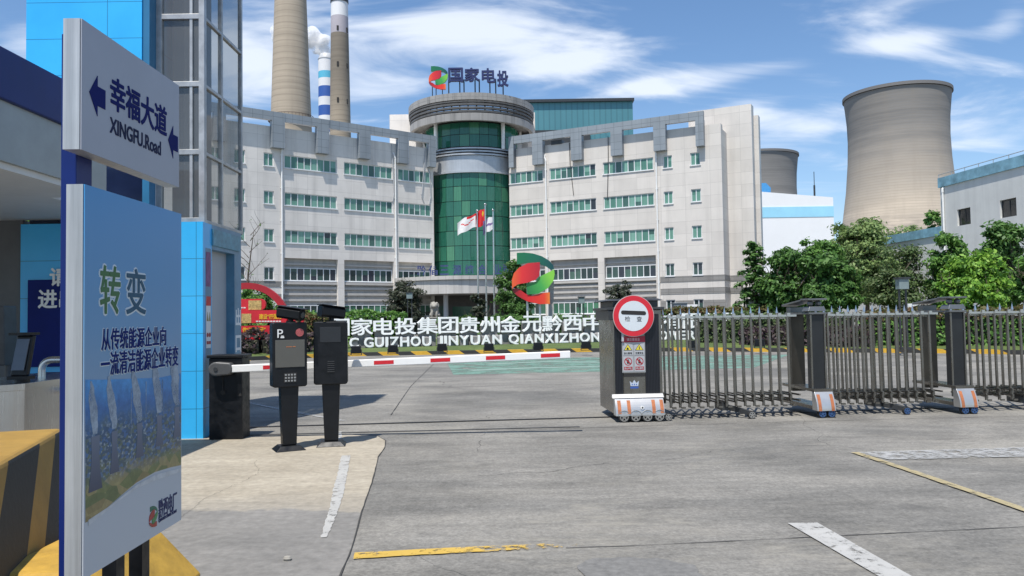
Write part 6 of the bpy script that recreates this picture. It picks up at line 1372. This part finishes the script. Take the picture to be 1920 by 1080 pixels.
def tree(name, label, x, y, h, w, mat_, seed, cat='tree', leaf=0.13, dens=1.0, trunk_h=0.3, group=None, shape='round', tmat=None, base=0.0, shell=0.5, zlo=0.25):
    t = thing(name, label, cat, (x, y, base), 0, group); rg = random.Random(seed)
    m = MB(); tips = []
    m.path([(0, 0, 0), (rg.uniform(-.06, .06), rg.uniform(-.06, .06), h * trunk_h * 0.5), (rg.uniform(-.1, .1), 0, h * trunk_h)], [0.035 * h * 0.6 + 0.03, 0.03 * h * 0.6 + 0.02, 0.026 * h * 0.6 + 0.015], 8)
    for k in range(5):
        a = 2 * math.pi * k / 5 + rg.uniform(-.4, .4); branch_mb(m, (0, 0, h * trunk_h * rg.uniform(0.75, 0.98)), Vector((math.cos(a) * 0.6, math.sin(a) * 0.6, 0.9)).normalized(), h * 0.32, 0.016 * h * 0.55 + 0.012, 2, rg, tips)
    m.build('trunk', tmat or bark, t, world=False, smooth=60)
    bl = []
    if shape == 'round':
        for k in range(9):
            a = rg.uniform(0, 2 * math.pi); q = rg.uniform(0.1, 0.62); zz = rg.uniform(zlo + 0.12, 0.82)
            lim = math.sqrt(max(0.1, 1 - ((zz - 0.52) / 0.55) ** 2)); s = rg.uniform(0.24, 0.4)
            bl.append((math.cos(a) * q * w / 2 * lim, math.sin(a) * q * w / 2 * lim, zz * h, s * w * 0.62, s * w * 0.62, s * h * 0.42))
        bl.append((0, 0, h * 0.8, w * 0.24, w * 0.24, h * 0.19)); bl.append((0, 0, h * 0.5, w * 0.4, w * 0.4, h * 0.25))
        for k in range(5): bl.append((rg.uniform(-.3, .3) * w, rg.uniform(-.3, .3) * w, h * rg.uniform(0.82, 0.95), w * 0.1, w * 0.1, h * 0.07))
    elif shape == 'column':
        for k in range(7): z = zlo + (0.93 - zlo) * k / 6; s = 0.5 - 0.1 * abs(z - 0.5) - (0.18 if k == 6 else 0); bl.append((rg.uniform(-.08, .08) * w, rg.uniform(-.08, .08) * w, z * h, w * s, w * s, h * 0.13))
    area = w * h; C, Nn = clump_pts(bl, int(105 * dens * max(1.0, area / 14)), int(52), 0.085 * w + 0.14, seed, shell)
    k = C[:, 2] > zlo * h * 0.5; C, Nn = C[k], Nn[k]
    leaf_obj('crown', C, Nn, leaf, seed, mat_, t); return t
GT = 'broadleaf trees beyond the gate'
def place(px, ytop, Y, wpx, **k):
    p = onY(px, ytop, Y); return dict(x=p[0], y=Y, h=p[2], w=wpx / FPX * Y, **k)
T_ = [
 ('dense dark green tree standing right of the drooping conifer', leaf_dark, place(1476, 461, 42, 118, seed=11, dens=1.5)),
 ('light green tree showing above the dense dark tree before the white shed', leaf_mid, place(1528, 441, 56, 105, seed=12, dens=1.1)),
 ('dark glossy tree between the dense dark tree and the olive one', leaf_dark, place(1552, 476, 40, 125, seed=13, dens=1.5)),
 ('tall yellowish green tree at the foot of the large cooling tower', leaf_pale, place(1622, 412, 64, 150, seed=14, dens=1.3, leaf=0.16)),
 ('sparse olive brown tree with twiggy crown in front of the low wall', leaf_olive, place(1678, 456, 40, 150, seed=15, dens=1.0, leaf=0.09, shell=0.3)),
 ('small round tree rising over the faded blue coping of the low wall', leaf_mid, place(1758, 392, 72, 62, seed=16, dens=1.0, leaf=0.16)),
 ('bright yellow green leafy tree before the grey plaster building', leaf_bright, place(1822, 470, 35, 140, seed=17, dens=1.5, leaf=0.12)),
 ('mid green tree with a spiky leader against the plaster wall downpipe', leaf_mid, place(1776, 437, 40, 100, seed=18, dens=1.1, leaf=0.12)),
 ('dark rounded tree growing under the second plaster building window', leaf_dark, place(1878, 416, 43, 128, seed=19, dens=1.4, leaf=0.13)),
 ('dark green tree cut off by the edge of the photo past the plaster windows', leaf_mid, place(1935, 470, 38, 110, seed=20, dens=1.3)),
 ('pale low tree behind the olive tree, topping the low wall beside the cooling tower', leaf_pale, place(1690, 424, 70, 110, seed=21, dens=0.9, leaf=0.16)),
]
for lab, mt, k in T_: tree('broadleaf_tree', lab, mat_=mt, group=GT, **k)
# drooping conifer
p = onY(1413, 447, 43); t = thing('conifer', 'dark conifer with drooping layered branches at the corner of the office block', 'tree', (p[0], 43, 0)); h = p[2]; rg = random.Random(7)
m = MB(); m.path([(0, 0, 0), (0.05, 0, h * 0.5), (0, 0, h * 0.97)], [0.14, 0.09, 0.02], 8); Cs, Ns = [], []
nr = np.random.default_rng(7)
for k in range(34):
    z = h * (0.18 + 0.78 * k / 34); L_b = (1 - (z / h) * 0.82) * 1.75 * rg.uniform(0.75, 1.15); a = k * 2.4
    pts = [(math.cos(a) * L_b * q, math.sin(a) * L_b * q, z + 0.18 * q - 0.75 * q * q * L_b * 0.5) for q in np.linspace(0, 1, 6)]; m.path(pts, [0.03, 0.025, 0.02, 0.016, 0.012, 0.006], 5)
    for q in np.linspace(0.2, 1.0, 60):
        i = min(4, int(q * 5)); f = q * 5 - i; b_ = np.array(pts[i]) * (1 - f) + np.array(pts[i + 1]) * f; sp = 0.34 * (1.1 - q * 0.6)
        o = nr.normal(0, 1, (3, 3)) * np.array([sp * 0.5, sp * 0.5, 0.06]); o[:, 2] -= np.abs(o[:, 0]) * 0.3; Cs.append(b_ + o); Ns.append(np.tile([0, 0, 1.0], (3, 1)))
m.build('trunk', bark, t, world=False); leaf_obj('crown', np.concatenate(Cs), np.concatenate(Ns), 0.11, 7, leaf_dark, t)
# shrubs by the entrance
EG = 'clipped evergreen shrubs by the entrance'
tree('evergreen_shrub', 'dusky rounded shrub left of the entrance canopy column, behind the stone lion', mat_=leaf_shade, group=EG, cat='shrub', shape='column', trunk_h=0.12, zlo=0.12, **place(760, 532, 60, 64, seed=31, dens=2.0, leaf=0.11))
tree('evergreen_shrub', 'dark rounded shrub behind the emblem sculpture beside the flagpoles', mat_=leaf_dark, group=EG, cat='shrub', shape='column', trunk_h=0.12, zlo=0.12, **place(966, 496, 58, 66, seed=32, dens=2.4, leaf=0.11))
tree('evergreen_shrub', 'sparse twiggy shrub peeping over the striped gate head', mat_=leaf_shade, group=EG, cat='shrub', shape='column', trunk_h=0.12, zlo=0.12, **place(1163, 531, 52, 60, seed=33, dens=1.2, leaf=0.1))
tree('sapling', 'slender dark leaved sapling before the dark lobby', mat_=leaf_shade, cat='sapling', shape='column', trunk_h=0.2, zlo=0.1, **place(895, 553, 46, 24, seed=34, dens=0.5, leaf=0.12))
tree('evergreen_shrub', 'light green tree showing through the half arch of the slogan sign', mat_=leaf_mid, cat='shrub', shape='column', trunk_h=0.12, zlo=0.12, **place(482, 546, 45, 80, seed=35, dens=1.6, leaf=0.12))
tree('broadleaf_tree', 'sunlit tree seen through the gatehouse office window', mat_=leaf_bright, **place(14, 380, 30, 200, seed=36, dens=1.2, leaf=0.14))
# bare tree
p = onY(466, 428, 50); t = thing('bare_tree', 'leafless thin tree standing against the left wing near the gatehouse', 'tree', (onY(462, 560, 50)[0], 50, 0)); rg = random.Random(12); m = MB(); tips = []
h = p[2]; m.path([(0, 0, 0), (0.03, 0, h * 0.3), (0.12, 0, h * 0.6), (0.5, 0, h * 0.98)], [0.09, 0.075, 0.055, 0.015], 7)
for k in range(13):
    f = 0.34 + 0.05 * k; a = rg.choice([0, math.pi]) + rg.uniform(-.7, .7); branch_mb(m, (0.06 + 0.5 * max(0, f - 0.5), 0, h * f), Vector((math.cos(a) * 0.8, math.sin(a) * 0.8, 0.75)).normalized(), 1.25 * rg.uniform(0.6, 1.15), 0.026, 1, rg, tips)
m.build('trunk', bark, t, world=False, smooth=60)
nr = np.random.default_rng(3); tp_ = np.array(tips); pick = tp_[nr.integers(0, len(tp_), 50)] + nr.normal(0, 0.06, (50, 3)); leaf_obj('leaf_buds', pick, np.tile([0, 0, 1.0], (50, 1)), 0.07, 3, leaf_mid, t)
# hedges
def hedge(label, pts, w, h, mat_, seed, leaf=0.085, dens=1.0, z=0.2, group='hedges round the lawn', top_mat=None, wob=0.12):
    rg = np.random.default_rng(seed); P = [Vector(p) for p in pts]; c = sum(P, Vector((0, 0))) / len(P); t = thing('hedge', label, 'hedge', (c.x, c.y, z), 0, group)
    Cs, Ns = [], []
    ln = sum((b - a).length for a, b in zip(P[:-1], P[1:])); m = MB()
    for a, b in zip(P[:-1], P[1:]):
        d = (b - a); l = d.length; d = d / l; nn = Vector((d.y, -d.x)); n = int(l * (w + 2 * h) * 190 * dens)
        s = rg.uniform(0, l, n); q = rg.uniform(-1, 1, n); face = rg.uniform(0, 1, n) < (w / (w + 1.5 * h))
        off = np.where(face, q * w / 2, np.sign(q) * w / 2); zz = np.where(face, h, rg.uniform(0.03, 1, n) * h)
        bump = wob * (np.sin(s * 2.1 + seed) + np.sin(s * 4.7 + 2 * seed + zz * 3)) * 0.5 + rg.normal(0, 0.06, n)
        off = off + np.where(face, 0, np.sign(q) * bump); zz = np.where(face, zz + bump, zz)
        Cs.append(np.stack([a.x + d.x * s + nn.x * off - c.x, a.y + d.y * s + nn.y * off - c.y, zz], 1)); Ns.append(np.stack([nn.x * np.sign(off) * (~face), nn.y * np.sign(off) * (~face), np.where(face, 1.0, 0.4)], 1))
        e = w / 2 - 0.16; ca, cb = a - c, b - c
        m.hexa([(ca.x - nn.x * e, ca.y - nn.y * e, 0), (cb.x - nn.x * e, cb.y - nn.y * e, 0), (cb.x + nn.x * e, cb.y + nn.y * e, 0), (ca.x + nn.x * e, ca.y + nn.y * e, 0)], [(ca.x - nn.x * e, ca.y - nn.y * e, h - 0.2), (cb.x - nn.x * e, cb.y - nn.y * e, h - 0.2), (cb.x + nn.x * e, cb.y + nn.y * e, h - 0.2), (ca.x + nn.x * e, ca.y + nn.y * e, h - 0.2)])
    C, Nn = np.concatenate(Cs), np.concatenate(Ns); m.build('twig_shade', M('hedge twigs', (0.02, 0.022, 0.014), 0.95, var=0.4), t, world=False)  # solid dark core stands in for twigs and shade inside the hedge
    if top_mat:
        k = C[:, 2] > h * 0.8 + rg.normal(0, 0.07, len(C)); leaf_obj('new_growth', C[k], Nn[k], leaf, seed + 1, top_mat, t); C, Nn = C[~k], Nn[~k]
    leaf_obj('leaves', C, Nn, leaf, seed, mat_, t)
hedge('tall clipped green hedge with reddish top beyond the folding gate, right of its second cart', [(13.2, 29.5), (16.2, 28.0), (19.5, 25.5)], 1.4, 1.25, leaf_mid, 41, dens=1.1, top_mat=leaf_red)
hedge('loose green hedge behind the gate bars between the two wheeled carts', [(8.2, 33.6), (11.2, 31.8), (13.1, 30.1)], 1.3, 1.15, leaf_olive, 42, dens=1.1)
hedge('low dark purple hedge in front of the loose green one', [(9.3, 31.4), (11.8, 29.6), (13.4, 28.6)], 0.9, 0.6, leaf_purple, 43, dens=1.2)
hedge('long reddish hedge behind the last white characters', [(5.8, 42.5), (10.5, 43), (16.5, 42)], 1.2, 1.5, leaf_mid, 44, leaf=0.11, dens=0.8, top_mat=leaf_red)
hedge('green hedge behind the first white characters', [(-11, 40), (-7.8, 40), (-5.5, 40.3)], 1.2, 1.55, leaf_mid, 45, leaf=0.1, dens=0.9)
hedge('brownish red shrub hedge behind the parking kiosks', [(-9.6, 35.0), (-8.0, 35.0)], 1.3, 1.5, leaf_red, 46, dens=1.1, wob=0.2)
hedge('dark purple hedge below the red slogan sign', [(-12.6, 30.0), (-10.0, 30.6), (-8.4, 31.7)], 1.3, 0.72, leaf_purple, 47, dens=1.2, wob=0.2)
hedge('low green hedge along the entrance forecourt behind the middle characters', [(-4.5, 46), (6.0, 47)], 1.0, 1.2, leaf_dark, 48, leaf=0.12, dens=0.6)
# sago palm
p = onY(1305, 574, 47); t = thing('sago_palm', 'spiky dark sago palm standing over the reddish hedge', 'plant', (p[0], 47, 0.2)); m = MB(); m.tube((0, 0, 0), (0, 0, 1.2), 0.16, 0.14, 9); m.build('trunk', bark, t, world=False)
m = MB()
for k in range(34):
    a = k * 2.4; e = 0.15 + 0.9 * (k / 34); L_ = 1.15; dx, dy = math.cos(a), math.sin(a); pts = []
    for q in np.linspace(0, 1, 6): pts.append(Vector((dx * L_ * q * math.cos(e), dy * L_ * q * math.cos(e), 1.2 + L_ * q * math.sin(e) - 0.55 * q * q)))
    for i in range(5):
        wv = 0.11 * math.sin(math.pi * (0.15 + 0.8 * i / 5)); w2 = 0.11 * math.sin(math.pi * (0.15 + 0.8 * (i + 1) / 5)) if i < 4 else 0.005; s_ = Vector((-dy, dx, 0)); m.quad(pts[i] - s_ * wv, pts[i] + s_ * wv, pts[i + 1] + s_ * w2, pts[i + 1] - s_ * w2)
m.build('fronds', leaf_dark, t, world=False)
# distant green mass beyond the plant
far = []
rg = np.random.default_rng(9)
bl = [(x, 95 + 20 * math.sin(x), 3.0, 5, 5, rg.uniform(3.0, 5.0)) for x in np.arange(62, 130, 6)] + [(x, 88 + 10 * math.sin(x), 3.0, 5, 4, rg.uniform(2.5, 4.0)) for x in np.arange(-90, -45, 6)]
C, Nn = clump_pts(bl, 500, 30, 1.2, 9, 0.5); C[:, 2] = np.abs(C[:, 2]); o = leaf_obj('woods', C, Nn, 0.4, 9, leaf_mid); tag(o, kind='stuff')
